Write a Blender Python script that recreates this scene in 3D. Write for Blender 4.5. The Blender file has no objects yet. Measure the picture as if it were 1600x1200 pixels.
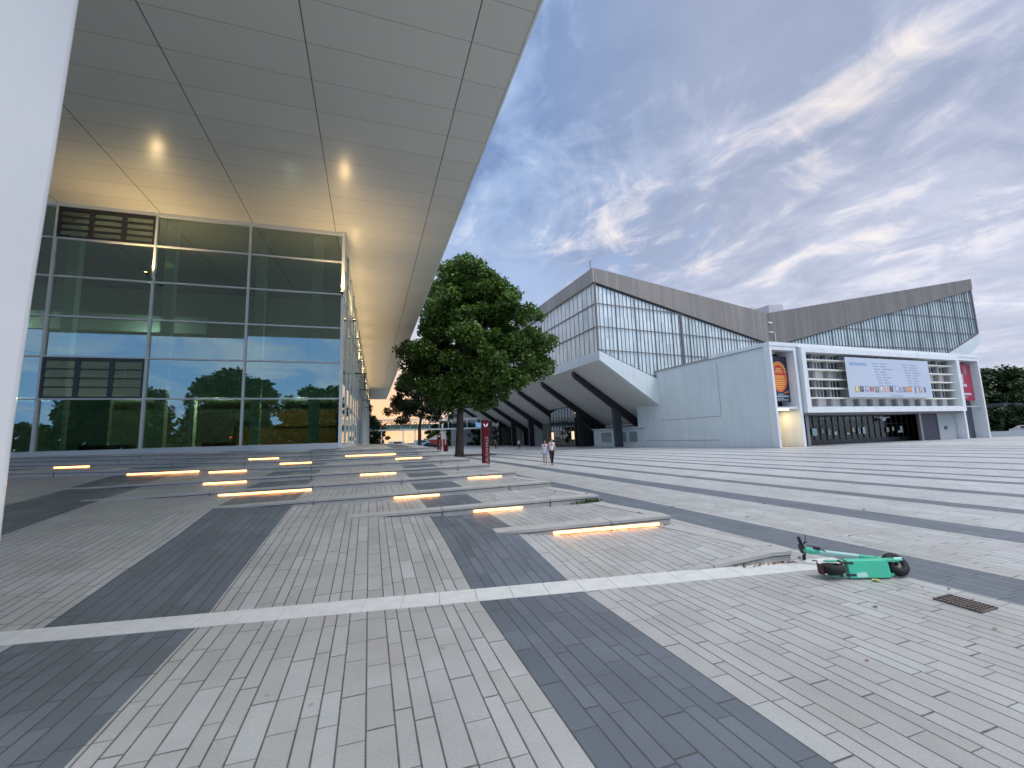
import bpy, math, random
import numpy as np
from mathutils import Vector, Matrix
random.seed(7); RNG = np.random.default_rng(7)
C = bpy.context.scene.collection
R = math.radians
# ------------------------------------------------------------------ camera
cd = bpy.data.cameras.new("camera"); cam = bpy.data.objects.new("camera", cd); C.objects.link(cam)
TH = math.atan(86/670); RO = math.atan(.031)
Xv = Vector((1,0,0)); U0 = Vector((0,-math.sin(TH),math.cos(TH))); Fv = Vector((0,math.cos(TH),math.sin(TH)))
Rv = Xv*math.cos(RO)-U0*math.sin(RO); Uv = U0*math.cos(RO)+Xv*math.sin(RO)
M = Matrix((Rv,Uv,-Fv)).transposed().to_4x4(); M.translation = Vector((0,0,1.8)); cam.matrix_world = M
cd.sensor_width = 36; cd.lens = 670/1600*36; cd.clip_end = 5000; cd.clip_start = .05
bpy.context.scene.camera = cam
sc = bpy.context.scene
sc.view_settings.view_transform = 'Standard'; sc.view_settings.look = 'None'; sc.view_settings.gamma = 1
sc.view_settings.use_curve_mapping = False; sc.view_settings.exposure = 0.35
# ------------------------------------------------------------------ node helper
class N:
    def __init__(s, nt): s.t = nt; s.x = 0
    def new(s, typ, ins=None, **kw):
        n = s.t.nodes.new(typ)
        for k,v in kw.items(): setattr(n,k,v)
        if ins:
            for k,v in ins.items():
                if isinstance(v, bpy.types.NodeSocket): s.t.links.new(v, n.inputs[k])
                elif v is not None: n.inputs[k].default_value = v
        return n
    def m(s, op, a, b=None, c=None, clamp=False):
        n = s.new('ShaderNodeMath', {0:a}, operation=op, use_clamp=clamp)
        for i,v in ((1,b),(2,c)):
            if v is None: continue
            if isinstance(v, bpy.types.NodeSocket): s.t.links.new(v, n.inputs[i])
            else: n.inputs[i].default_value = v
        return n.outputs[0]
    def mix(s, f, a, b, mode='MIX'):
        n = s.t.nodes.new('ShaderNodeMix'); n.data_type='RGBA'; n.blend_type=mode
        for i,v in ((0,f),(6,a),(7,b)):
            if isinstance(v, bpy.types.NodeSocket): s.t.links.new(v, n.inputs[i])
            else: n.inputs[i].default_value = v if i==0 else (tuple(v)+(1,))[:4]
        return n.outputs[2]
    def ramp(s, f, stops, interp='LINEAR'):
        n = s.new('ShaderNodeValToRGB', {0:f}); cr = n.color_ramp; cr.interpolation = interp
        while len(cr.elements) > 1: cr.elements.remove(cr.elements[-1])
        for i,(p,c) in enumerate(stops):
            e = cr.elements[0] if i==0 else cr.elements.new(p)
            e.position = p; e.color = (tuple(c)+(1,))[:4] if not isinstance(c,(int,float)) else (c,c,c,1)
        return n.outputs[0]
    def noise(s, vec, scale, detail=3, rough=.55, dist=0, typ='FBM'):
        n = s.new('ShaderNodeTexNoise', {'Vector':vec,'Scale':scale,'Detail':detail,'Roughness':rough,'Distortion':dist}); return n.outputs['Fac']
# ------------------------------------------------------------------ world: cloudy dusk sky
SUN_EL, SUN_AZ = 58, 112          # direction of the added soft lamp that lights the square
w = bpy.data.worlds.new("World"); sc.world = w; w.use_nodes = True
nt = w.node_tree; nt.nodes.clear(); n = N(nt)
sky = n.new('ShaderNodeTexSky', sky_type='NISHITA', sun_disc=False, sun_elevation=R(SUN_EL), sun_rotation=R(SUN_AZ), dust_density=2.0)
tc = n.new('ShaderNodeTexCoord'); dirv = tc.outputs['Generated']
sp = n.new('ShaderNodeSeparateXYZ', {0:dirv}); dx,dy,dz = sp.outputs
zz = n.m('MAXIMUM', dz, 0.0); den = n.m('ADD', zz, .16)
ca, sa = math.cos(R(20)), math.sin(R(20))
al = n.m('DIVIDE', n.m('ADD', n.m('MULTIPLY', dx, -sa), n.m('MULTIPLY', dy, ca)), den)   # along the cloud streets
ac = n.m('DIVIDE', n.m('ADD', n.m('MULTIPLY', dx, ca), n.m('MULTIPLY', dy, sa)), den)
cv = n.new('ShaderNodeCombineXYZ', {0:ac, 1:n.m('MULTIPLY', al, .60), 2:8.9}).outputs[0]
cv2 = n.new('ShaderNodeCombineXYZ', {0:ac, 1:n.m('MULTIPLY', al, .9), 2:3.0}).outputs[0]
def blob(lst):                       # soft patches of sky round given directions: [(direction, angular radius, weight)]
    out = None
    for d_, r_, w_ in lst:
        dd = n.new('ShaderNodeVectorMath', {0:dirv, 1:tuple(Vector(d_).normalized())}, operation='DOT_PRODUCT').outputs['Value']
        e = n.m('MULTIPLY', n.m('EXPONENT', n.m('MULTIPLY', n.m('SUBTRACT', 1.0, dd), -2/(r_*r_))), w_); out = e if out is None else n.m('ADD', out, e)
    return out
wv_ = n.noise(cv2, 1.3, 3, .5, 0)
big = n.noise(cv, .9, 4, .55, .6); mid = n.noise(cv, 2.4, 8, .60, 1.0); fine = n.noise(cv2, 5.0, 8, .62, .9)
puff = n.m('MULTIPLY', n.new('ShaderNodeTexNoise', {'Vector':cv2,'Scale':3.2,'Detail':4.0,'Roughness':.55,'Distortion':.4}, noise_type='RIDGED_MULTIFRACTAL').outputs['Fac'], .5)
az_ = n.m('ARCTAN2', dx, dy)                      # 0 ahead, positive to the right
azr = n.m('MULTIPLY_ADD', az_, .5, .5, clamp=True)
skyc = n.mix(.85, n.mix(1.0, sky.outputs[0], (.55,.62,.75), 'MULTIPLY'), (2.6,4.3,7.2))
lil = n.ramp(azr, [(.52,0),(.76,1)])
grey = n.mix(lil, (3.1,4.2,6.2), (4.6,4.9,6.1))
dark = n.mix(lil, (1.55,2.5,4.5), (2.9,3.4,4.7))
tx = n.m('MULTIPLY_ADD', n.m('SUBTRACT', n.m('ADD', n.m('ADD', n.m('MULTIPLY', mid, .42), n.m('MULTIPLY', fine, .25)), n.m('ADD', n.m('MULTIPLY', big, .18), n.m('MULTIPLY', puff, .15))), .5), 1.5, .5)
heavy = blob([((.19,.66,.73),.26,.10),((.40,.60,.69),.24,.10),((.62,.48,.62),.2,.05)])
lit = blob([((.296,.801,.521),.20,.05),((.283,.88,.381),.24,.06),((.464,.74,.488),.16,.05),((.40,.85,.33),.2,.04),((.52,.68,.52),.11,.06),((.57,.611,.549),.12,.09),((.63,.55,.55),.12,.09),((.19,.883,.429),.14,.06),((.70,.66,.26),.26,.04),((.71,.58,.38),.2,.05),((.12,.95,.27),.16,.06)])
tb = n.m('ADD', n.m('SUBTRACT', tx, n.m('MULTIPLY', heavy, .9)), n.m('MULTIPLY', lit, .35))
body = n.mix(n.ramp(tb, [(.33,0),(.50,1)]), dark, grey)
body = n.mix(n.ramp(tb, [(.47,0),(.62,.85)]), body, (6.6,6.6,7.3))
dens = n.m('ADD', n.m('MULTIPLY', big, .65), n.m('MULTIPLY', mid, .35))
cov = n.ramp(n.m('ADD', n.m('ADD', dens, n.m('MULTIPLY', n.ramp(azr, [(.50,0),(.66,1)]), .08)), n.m('MULTIPLY', heavy, .9)), [(.41,0),(.52,1)])
col = n.mix(cov, skyc, body)
col = n.mix(1.0, col, n.ramp(tx, [(.25,(.84,.86,.89)),(.45,(1,1,1)),(.75,(1.22,1.2,1.14))]), 'MULTIPLY')
# sunlit rims of the clouds, strongest toward the sunset
rt = n.m('ADD', n.m('ADD', n.m('MULTIPLY', mid, .40), n.m('ADD', n.m('MULTIPLY', fine, .35), n.m('MULTIPLY', puff, .25))), n.m('SUBTRACT', lit, n.m('MULTIPLY', heavy, .8)))
rim = n.ramp(rt, [(.495,0),(.56,.4),(.64,1)])
el = n.m('ARCSINE', n.m('MINIMUM', n.m('MAXIMUM', dz, -1.0), 1.0))
sd = Vector((math.sin(R(-16))*math.cos(R(2)), math.cos(R(-16))*math.cos(R(2)), math.sin(R(2))))
dot = n.new('ShaderNodeVectorMath', {0:dirv, 1:tuple(sd)}, operation='DOT_PRODUCT').outputs['Value']
ang = n.m('ARCCOSINE', n.m('MINIMUM', dot, 1.0))
near = n.ramp(n.m('DIVIDE', ang, 3.1416), [(0,1),(.2,1),(.4,.6),(.7,.1)])
col = n.mix(n.m('MULTIPLY', rim, n.m('MULTIPLY', near, .9)), col, (9.2,7.8,6.5))
# lilac veil low in the sky, then the pink and orange afterglow round the set sun
veil = n.ramp(el, [(0,1),(.18,.75),(.55,.12),(1,0)])
col = n.mix(n.m('MULTIPLY', veil, .5), col, (6.2,6.4,7.3))
g1 = n.ramp(ang, [(0,1),(.16,.72),(.32,.26),(.6,0)])
low = n.ramp(el, [(0,1),(.10,.95),(.34,.25),(.6,0)])
col = n.mix(n.m('MULTIPLY', g1, low), col, (8.8,6.7,5.6))
g2 = n.ramp(ang, [(0,1),(.06,.9),(.13,.22),(.22,0)])
col = n.mix(n.m('MULTIPLY', g2, n.ramp(tx, [(.3,.95),(.65,.55)])), col, (9.8,5.6,2.6))
# extra light put into the unseen sky overhead and behind the photographer (nothing there is in frame)
up = n.ramp(dz, [(.80,0),(.93,1)])
lowb = n.m('MULTIPLY', n.ramp(n.m('MULTIPLY_ADD', dy, -.5, .5), [(.62,0),(.85,1)]), n.ramp(dz, [(.30,1),(.5,0)]))
col = n.mix(n.m('MULTIPLY', lowb, .75), col, n.mix(n.ramp(mid, [(.42,0),(.62,1)]), (2.9,6.2,12.5), (6.5,8.5,12.0)))
bh = n.ramp(n.m('MULTIPLY_ADD', dy, -.5, .5), [(.50,0),(.85,1)])
bhh = n.m('MULTIPLY', bh, n.ramp(dz, [(.40,0),(.7,1)]))
col = n.mix(n.m('MULTIPLY', n.m('MAXIMUM', up, bhh), .85), col, (14.0,14.8,16.2))
bg = n.new('ShaderNodeBackground', {'Color':col, 'Strength':.102})
n.t.links.new(bg.outputs[0], n.new('ShaderNodeOutputWorld').inputs[0])
# one soft sun lamp: added fill from behind right, not the set sun
sl = bpy.data.lights.new("sun","SUN"); sl.energy = 1.5; sl.angle = R(30); sl.color = (1,.985,.95)
so = bpy.data.objects.new("sun", sl); C.objects.link(so)
sdir = Vector((math.sin(R(SUN_AZ))*math.cos(R(SUN_EL)), math.cos(R(SUN_AZ))*math.cos(R(SUN_EL)), math.sin(R(SUN_EL))))
so.rotation_euler = sdir.to_track_quat('Z','Y').to_euler(); so.location = sdir*60
# ------------------------------------------------------------------ materials
def mat(name, base=(.5,.5,.5), rough=.6, metal=0., spec=.5, emit=None, es=0., bump=None, var=None, coat=0., streak=0.):
    m = bpy.data.materials.new(name); m.use_nodes = True; t = m.node_tree; b = t.nodes['Principled BSDF']; k = N(t)
    b.inputs['Roughness'].default_value = rough; b.inputs['Metallic'].default_value = metal
    b.inputs['Specular IOR Level'].default_value = spec; b.inputs['Coat Weight'].default_value = coat
    b.inputs['Base Color'].default_value = tuple(base)+(1,)
    if emit: b.inputs['Emission Color'].default_value = tuple(emit)+(1,); b.inputs['Emission Strength'].default_value = es
    g = k.new('ShaderNodeNewGeometry').outputs['Position']
    if var:
        f = k.noise(g, var[0], 5, .6); f2 = k.noise(g, var[0]*7.3, 3, .6)
        f = k.m('ADD', k.m('MULTIPLY', f, .65), k.m('MULTIPLY', f2, .35))
        lo = tuple(c*(1-var[1]) for c in base); hi = tuple(min(1,c*(1+var[1])) for c in base)
        c_ = k.ramp(f, [(.3,lo),(.7,hi)])
        if streak:      # dirt washed down the wall
            mp = k.new('ShaderNodeMapping', {'Vector':g}); mp.inputs['Scale'].default_value = (1.6,1.6,.07)
            c_ = k.mix(1.0, c_, k.ramp(k.noise(mp.outputs[0], 1.0, 5, .65), [(.38,(1-streak,)*3),(.55,(1,1,1))]), 'MULTIPLY')
        t.links.new(c_, b.inputs['Base Color'])
    if bump:
        f = k.noise(g, bump[0], 4, .6); bn = k.new('ShaderNodeBump', {'Height':f,'Strength':bump[1],'Distance':.02})
        t.links.new(bn.outputs[0], b.inputs['Normal'])
    return m
def glass(name, tint, refl, rough=0.0, wav=0.0):
    m = bpy.data.materials.new(name); m.use_nodes = True; t = m.node_tree; t.nodes.clear(); k = N(t)
    tr = k.new('ShaderNodeBsdfTransparent', {'Color':tuple(tint)+(1,)}); gl = k.new('ShaderNodeBsdfGlossy', {'Color':(.86,.95,.93,1),'Roughness':rough})
    fr = k.new('ShaderNodeFresnel', {'IOR':1.5}); f = k.m('ADD', k.m('MULTIPLY', fr.outputs[0], .9), refl, clamp=True)
    if wav:
        nz = k.noise(k.new('ShaderNodeNewGeometry').outputs['Position'], .35, 1)
        bn = k.new('ShaderNodeBump', {'Height':nz,'Strength':wav,'Distance':.05}); t.links.new(bn.outputs[0], gl.inputs['Normal'])
    mx = k.new('ShaderNodeMixShader', {0:f, 1:tr.outputs[0], 2:gl.outputs[0]})
    t.links.new(mx.outputs[0], k.new('ShaderNodeOutputMaterial').inputs[0]); return m
def emis(name, c, s):
    m = bpy.data.materials.new(name); m.use_nodes = True; t = m.node_tree; t.nodes.clear(); k = N(t)
    e = k.new('ShaderNodeEmission', {0:tuple(c)+(1,), 1:s}); t.links.new(e.outputs[0], k.new('ShaderNodeOutputMaterial').inputs[0]); return m
WV = (.9483,.3173)     # across the paving bands; along is (-.3173,.9483)
BANDS = [(-26.6,-25.2),(-21.9,-20.6),(-17.2,-15.8),(-12.4,-10.9),(-7.75,-6.1),(-3.2,-1.65),(1.2,2.4),(6.2,7.2),(9.4,10.35),(12.4,13.05),(15.15,15.85),(18.3,19.0),(20.4,20.95),(23.6,24.25),(27.3,28.05),(31.8,32.7),(35.9,36.8),(40,40.9),(44,45),(48.3,49.3)]
def paving():
    m = bpy.data.materials.new("plaza_paving"); m.use_nodes = True; t = m.node_tree; b = t.nodes['Principled BSDF']; k = N(t)
    g = k.new('ShaderNodeNewGeometry').outputs['Position']; s = k.new('ShaderNodeSeparateXYZ', {0:g}); x,y,_ = s.outputs
    W = k.m('ADD', k.m('MULTIPLY', x, WV[0]), k.m('MULTIPLY', y, WV[1]))
    S = k.m('ADD', k.m('MULTIPLY', x, -WV[1]), k.m('MULTIPLY', y, WV[0]))
    P = .60
    q = k.m('DIVIDE', k.m('ADD', W, 60.0), P); cell = k.m('FLOOR', q); f = k.m('MULTIPLY', k.m('FRACT', q), P)
    e = [0,.18,.30,.43,.60]
    rid = cell; 
    rid = k.m('MULTIPLY', cell, 4.0); dm = None
    for i in (1,2,3): rid = k.m('ADD', rid, k.m('GREATER_THAN', f, e[i]))
    for i in range(5):
        d = k.m('ABSOLUTE', k.m('SUBTRACT', f, e[i])); dm = d if dm is None else k.m('MINIMUM', dm, d)
    h = k.new('ShaderNodeTexWhiteNoise', {'W':rid}, noise_dimensions='1D').outputs['Value']
    h2 = k.new('ShaderNodeTexWhiteNoise', {'W':k.m('ADD', rid, 500.5)}, noise_dimensions='1D').outputs['Value']
    L = k.m('MULTIPLY_ADD', h, .16, .44)
    sp_ = k.m('ADD', k.m('DIVIDE', k.m('ADD', S, 80.0), L), k.m('MULTIPLY', h2, 7.0))
    sp_ = k.m('ADD', sp_, k.m('MULTIPLY', k.m('SINE', k.m('MULTIPLY', sp_, 2.1)), .17))
    tid = k.m('FLOOR', sp_); fr = k.m('FRACT', sp_)
    dj = k.m('MULTIPLY', k.m('MINIMUM', fr, k.m('SUBTRACT', 1.0, fr)), L)
    wob = k.m('MULTIPLY', k.noise(g, 9, 2), .004)
    jm = k.m('MINIMUM', k.m('ADD', dm, wob), k.m('ADD', k.m('MULTIPLY', dj, 1.35), wob))
    joint = k.ramp(jm, [(.0055,1),(.0095,0)])
    tv = k.new('ShaderNodeCombineXYZ', {0:rid, 1:tid, 2:0.0}).outputs[0]
    wn = k.new('ShaderNodeTexWhiteNoise', {'Vector':tv}, noise_dimensions='3D'); wc = wn.outputs['Color']; wvv = wn.outputs['Value']
    band = None
    for lo_,hi_ in BANDS:      # 1 inside a band, 0 outside
        e_ = k.m('LESS_THAN', k.m('ABSOLUTE', k.m('SUBTRACT', W, (lo_+hi_)/2)), (hi_-lo_)/2); band = e_ if band is None else k.m('ADD', band, e_)
    light = k.ramp(wvv, [(0,(.395,.40,.385)),(.3,(.415,.42,.405)),(.5,(.43,.422,.42)),(.9,(.44,.45,.443)),(1,(.47,.485,.485))])
    dark = k.ramp(wvv, [(0,(.118,.137,.162)),(.5,(.136,.156,.184)),(1,(.155,.177,.208))])
    light = k.mix(1.0, light, k.ramp(k.m('DIVIDE', k.m('SUBTRACT', W, 7.2), 4.0), [(0,(1,1,1)),(1,(1.10,1.11,1.14))]), 'MULTIPLY')      # pavers turn paler and bluer out on the open square
    c = k.mix(band, light, dark)
    n1 = k.noise(g, 1.1, 5, .6); n2 = k.noise(g, 60, 3, .7); n3 = k.noise(g, .12, 3, .5)
    c = k.mix(1.0, c, k.ramp(n1, [(.25,(.80,.79,.78)),(.6,(1,1,1))]), 'MULTIPLY')
    c = k.mix(1.0, c, k.ramp(n2, [(.3,(.86,.86,.86)),(.7,(1.10,1.10,1.10))]), 'MULTIPLY')
    c = k.mix(1.0, c, k.ramp(n3, [(.3,(.86,.86,.86)),(.7,(1.04,1.04,1.04))]), 'MULTIPLY')
    vor = k.new('ShaderNodeTexVoronoi', {'Vector':g,'Scale':2.3,'Randomness':1.0}).outputs['Distance']
    c = k.mix(k.m('MULTIPLY', k.ramp(vor, [(.03,1),(.055,0)]), .45), c, (.12,.115,.11))     # chewing gum and spots
    c = k.mix(k.m('MULTIPLY', joint, .95), c, (.05,.046,.042))
    t.links.new(c, b.inputs['Base Color'])
    b.inputs['Specular IOR Level'].default_value = .5
    t.links.new(k.ramp(wvv, [(0,.42),(1,.62)]), b.inputs['Roughness'])
    hgt = k.m('ADD', k.m('MULTIPLY', joint, -1.0), k.m('ADD', k.m('MULTIPLY', n2, .15), k.m('MULTIPLY', wvv, .25)))
    bn = k.new('ShaderNodeBump', {'Height':hgt,'Strength':.45,'Distance':.004}); t.links.new(bn.outputs[0], b.inputs['Normal'])
    return m
def soffit_mat():
    m = bpy.data.materials.new("soffit_panels"); m.use_nodes = True; t = m.node_tree; b = t.nodes['Principled BSDF']; k = N(t)
    g = k.new('ShaderNodeNewGeometry').outputs['Position']; s = k.new('ShaderNodeSeparateXYZ', {0:g}); x,y,_ = s.outputs
    W = k.m('ADD', k.m('MULTIPLY', x, WV[0]), k.m('MULTIPLY', y, WV[1])); S = k.m('ADD', k.m('MULTIPLY', x, -WV[1]), k.m('MULTIPLY', y, WV[0]))
    W = k.m('SUBTRACT', W, k.m('MULTIPLY', k.m('MAXIMUM', k.m('ADD', W, 2.2), 0.0), 1-4.7/5.4))    # the outermost wide strip is 5.4 m, the others 4.7 m
    q = k.m('ADD', k.m('DIVIDE', k.m('ADD', W, 2.2), 4.7), 20.0)
    fq = k.m('FRACT', q); dl = k.m('MULTIPLY', k.m('MINIMUM', fq, k.m('SUBTRACT', 1.0, fq)), 4.75)
    p = k.m('ADD', k.m('DIVIDE', S, 1.6), 50.0); fp = k.m('FRACT', p); dc = k.m('MULTIPLY', k.m('MINIMUM', fp, k.m('SUBTRACT', 1.0, fp)), 1.6)
    rid = k.new('ShaderNodeCombineXYZ', {0:k.m('FLOOR', q), 1:k.m('FLOOR', p), 2:0.0}).outputs[0]
    wn = k.new('ShaderNodeTexWhiteNoise', {'Vector':rid}, noise_dimensions='3D'); v = wn.outputs['Value']
    seam = k.m('MAXIMUM', k.ramp(dl, [(.010,1),(.026,0)]), k.m('MULTIPLY', k.ramp(dc, [(.004,1),(.014,0)]), .7))
    c = k.ramp(v, [(0,(.60,.59,.54)),(1,(.64,.625,.57))])
    c = k.mix(seam, c, (.05,.05,.05)); t.links.new(c, b.inputs['Base Color'])
    b.inputs['Roughness'].default_value = .5; b.inputs['Specular IOR Level'].default_value = .5; b.inputs['Metallic'].default_value = .0
    b.inputs['Coat Weight'].default_value = .6; b.inputs['Coat Roughness'].default_value = .23
    sb = k.new('ShaderNodeSeparateColor', {0:wn.outputs['Color']})
    tl = k.new('ShaderNodeCombineXYZ', {0:k.m('MULTIPLY', k.m('SUBTRACT', sb.outputs[0], .5), .010), 1:k.m('MULTIPLY', k.m('SUBTRACT', sb.outputs[1], .5), .010), 2:0.0})
    nn = k.new('ShaderNodeVectorMath', {0:k.new('ShaderNodeNewGeometry').outputs['Normal'], 1:tl.outputs[0]}, operation='ADD')
    t.links.new(nn.outputs[0], b.inputs['Normal']); t.links.new(nn.outputs[0], b.inputs['Coat Normal'])
    return m
def reeded(name, az, tint=(.76,.84,.85)):       # profiled cast glass planks, a little different one from the next
    m = bpy.data.materials.new(name); m.use_nodes = True; t = m.node_tree; b = t.nodes['Principled BSDF']; k = N(t)
    g = k.new('ShaderNodeNewGeometry').outputs['Position']; s = k.new('ShaderNodeSeparateXYZ', {0:g}); x,y,z = s.outputs
    a = k.m('ADD', k.m('MULTIPLY', x, math.sin(R(az))), k.m('MULTIPLY', y, math.cos(R(az))))
    i = k.m('FLOOR', k.m('DIVIDE', a, .34)); j = k.m('FLOOR', k.m('DIVIDE', k.m('ADD', z, 1.0), 3.3))
    v = k.new('ShaderNodeTexWhiteNoise', {'Vector':k.new('ShaderNodeCombineXYZ', {0:i,1:j,2:0.0}).outputs[0]}, noise_dimensions='3D').outputs['Value']
    bl = k.noise(g, .12, 3, .6)
    lo = tuple(c*.80 for c in tint); hi = tuple(min(1,c*1.12) for c in tint)
    c = k.ramp(v, [(0,lo),(.45,tint),(1,hi)])
    c = k.mix(1.0, c, k.ramp(bl, [(.35,(.80,.83,.83)),(.6,(1.05,1.05,1.05))]), 'MULTIPLY')
    fr = k.m('FRACT', k.m('DIVIDE', a, .34)); ed = k.m('MINIMUM', fr, k.m('SUBTRACT', 1.0, fr))
    c = k.mix(k.ramp(ed, [(.03,.55),(.10,0)]), c, (.20,.24,.24))
    t.links.new(c, b.inputs['Base Color']); b.inputs['Roughness'].default_value = .22; b.inputs['Coat Weight'].default_value = .3; b.inputs['Coat Roughness'].default_value = .1
    return m
def corrug(name, base, az):
    m = mat(name, base, .55, .15, var=(.35,.10)); t = m.node_tree; k = N(t); b = t.nodes['Principled BSDF']
    g = k.new('ShaderNodeNewGeometry').outputs['Position']; s = k.new('ShaderNodeSeparateXYZ', {0:g}); x,y,z = s.outputs
    a = k.m('ADD', k.m('MULTIPLY', x, math.sin(R(az))), k.m('MULTIPLY', y, math.cos(R(az))))
    i = k.m('FLOOR', k.m('DIVIDE', a, .6)); v = k.new('ShaderNodeTexWhiteNoise', {'W':i}, noise_dimensions='1D').outputs['Value']
    fr = k.m('FRACT', k.m('DIVIDE', a, .6)); ed = k.m('MINIMUM', fr, k.m('SUBTRACT', 1.0, fr))
    src = b.inputs['Base Color'].links[0].from_socket
    c = k.mix(1.0, src, k.ramp(v, [(0,(.86,.86,.86)),(1,(1.08,1.08,1.08))]), 'MULTIPLY'); c = k.mix(k.ramp(ed, [(.03,.45),(.09,0)]), c, tuple(q*.45 for q in base))
    t.links.new(c, b.inputs['Base Color']); return m
def leafmat(name, a, b_, tr=.25):
    m = bpy.data.materials.new(name); m.use_nodes = True; t = m.node_tree; t.nodes.clear(); k = N(t)
    g = k.new('ShaderNodeNewGeometry'); c = k.ramp(g.outputs['Random Per Island'], [(0,a),(.7,b_),(1,tuple(x*1.5 for x in b_))])
    c = k.mix(1.0, c, k.ramp(k.noise(g.outputs['Position'], .45, 2), [(.35,(.72,.76,.7)),(.65,(1.15,1.12,1.0))]), 'MULTIPLY')
    d = k.new('ShaderNodeBsdfPrincipled', {'Base Color':c,'Roughness':.5}); tl = k.new('ShaderNodeBsdfTranslucent', {0:c})
    mx = k.new('ShaderNodeMixShader', {0:tr,1:d.outputs[0],2:tl.outputs[0]}); t.links.new(mx.outputs[0], k.new('ShaderNodeOutputMaterial').inputs[0]); return m
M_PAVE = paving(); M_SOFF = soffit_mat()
M_KERB = mat("kerb_concrete", (.40,.40,.385), .75, var=(3.5,.16), bump=(40,.25))
M_STRIP = mat("white_paving_strip", (.60,.61,.60), .7, var=(5,.12), bump=(60,.3))
M_JOINT_SHADE = mat("joint_sand_and_shade", (.10,.095,.09), .9)  # stone joints, and the strip that paints shade under the step noses
M_WHITE = mat("white_coated_steel", (.74,.76,.765), .35, var=(1.5,.05), streak=.08)
M_FACADEW = mat("pale_grey_frame", (.60,.64,.65), .4, var=(1.2,.05))
M_PILLAR = mat("white_pillar_cladding", (.94,.95,.96), .28, var=(.8,.02), coat=.2)
M_RENDER = mat("white_render", (.66,.71,.715), .75, var=(.35,.06), bump=(14,.08), streak=.05)
M_RENDERG = mat("grey_render", (.36,.38,.385), .8, var=(.4,.07))
M_UNDER = mat("grey_underside_board", (.62,.615,.58), .8, var=(.25,.06))
M_BLACK = mat("black_painted_steel", (.022,.022,.028), .45, var=(1.,.2))
M_DARK = mat("dark_frame", (.028,.03,.036), .4)
M_INTW = mat("interior_wall", (.30,.38,.34), .8, var=(.5,.08))
M_INTC = mat("interior_column", (.42,.50,.46), .7)
M_INTD = mat("interior_dark", (.05,.06,.055), .8, var=(.6,.2))
M_INTF = mat("interior_floor", (.16,.13,.08), .4, var=(.5,.2))
M_OCHRE = mat("ochre_wall", (.17,.10,.04), .8, var=(.5,.15))
G_FRONT = glass("foyer_glass", (.54,.70,.61), .19, 0.0, .02)
G_SIDE = glass("foyer_side_glass", (.55,.72,.66), .12, 0.01)
G_LOBBY = glass("lobby_glass", (.45,.5,.5), .08)
G_RAIL = glass("rail_glass", (.55,.75,.85), .22)
M_REED = reeded("reeded_glass", 65.5); M_REEDR = reeded("reeded_glass_right", 76, (.58,.69,.69)); M_REEDS = reeded("reeded_glass_side_lit", -20.7, (.80,.77,.70))  # side tint is paler and warmer to carry the sunset light
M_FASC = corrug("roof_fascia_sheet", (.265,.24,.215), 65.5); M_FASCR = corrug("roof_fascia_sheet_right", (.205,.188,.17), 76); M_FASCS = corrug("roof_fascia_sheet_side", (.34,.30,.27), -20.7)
M_BAR = mat("glazing_bar", (.10,.085,.085), .5); M_GBAR = mat("glazing_bar_pale", (.15,.14,.14), .5)
M_ROOF = mat("roof_felt", (.15,.15,.15), .9)
M_LAMP = emis("warm_led", (1,.42,.135), 5.5); M_UP = emis("uplight_lens", (1,.72,.30), 14)
M_LEAF = leafmat("plane_leaves", (.030,.072,.009), (.095,.175,.026)); M_LEAFD = leafmat("dark_leaves", (.012,.026,.010), (.026,.05,.016)); M_LEAFR = leafmat("wood_leaves", (.016,.036,.012), (.045,.075,.022))
M_BARK = mat("bark", (.085,.07,.052), .9, var=(4,.35), bump=(18,.8))
M_RED = mat("red_sign_enamel", (.10,.002,.007), .55, spec=.2); M_SWHITE = mat("sign_white", (.75,.74,.74), .5)
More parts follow.
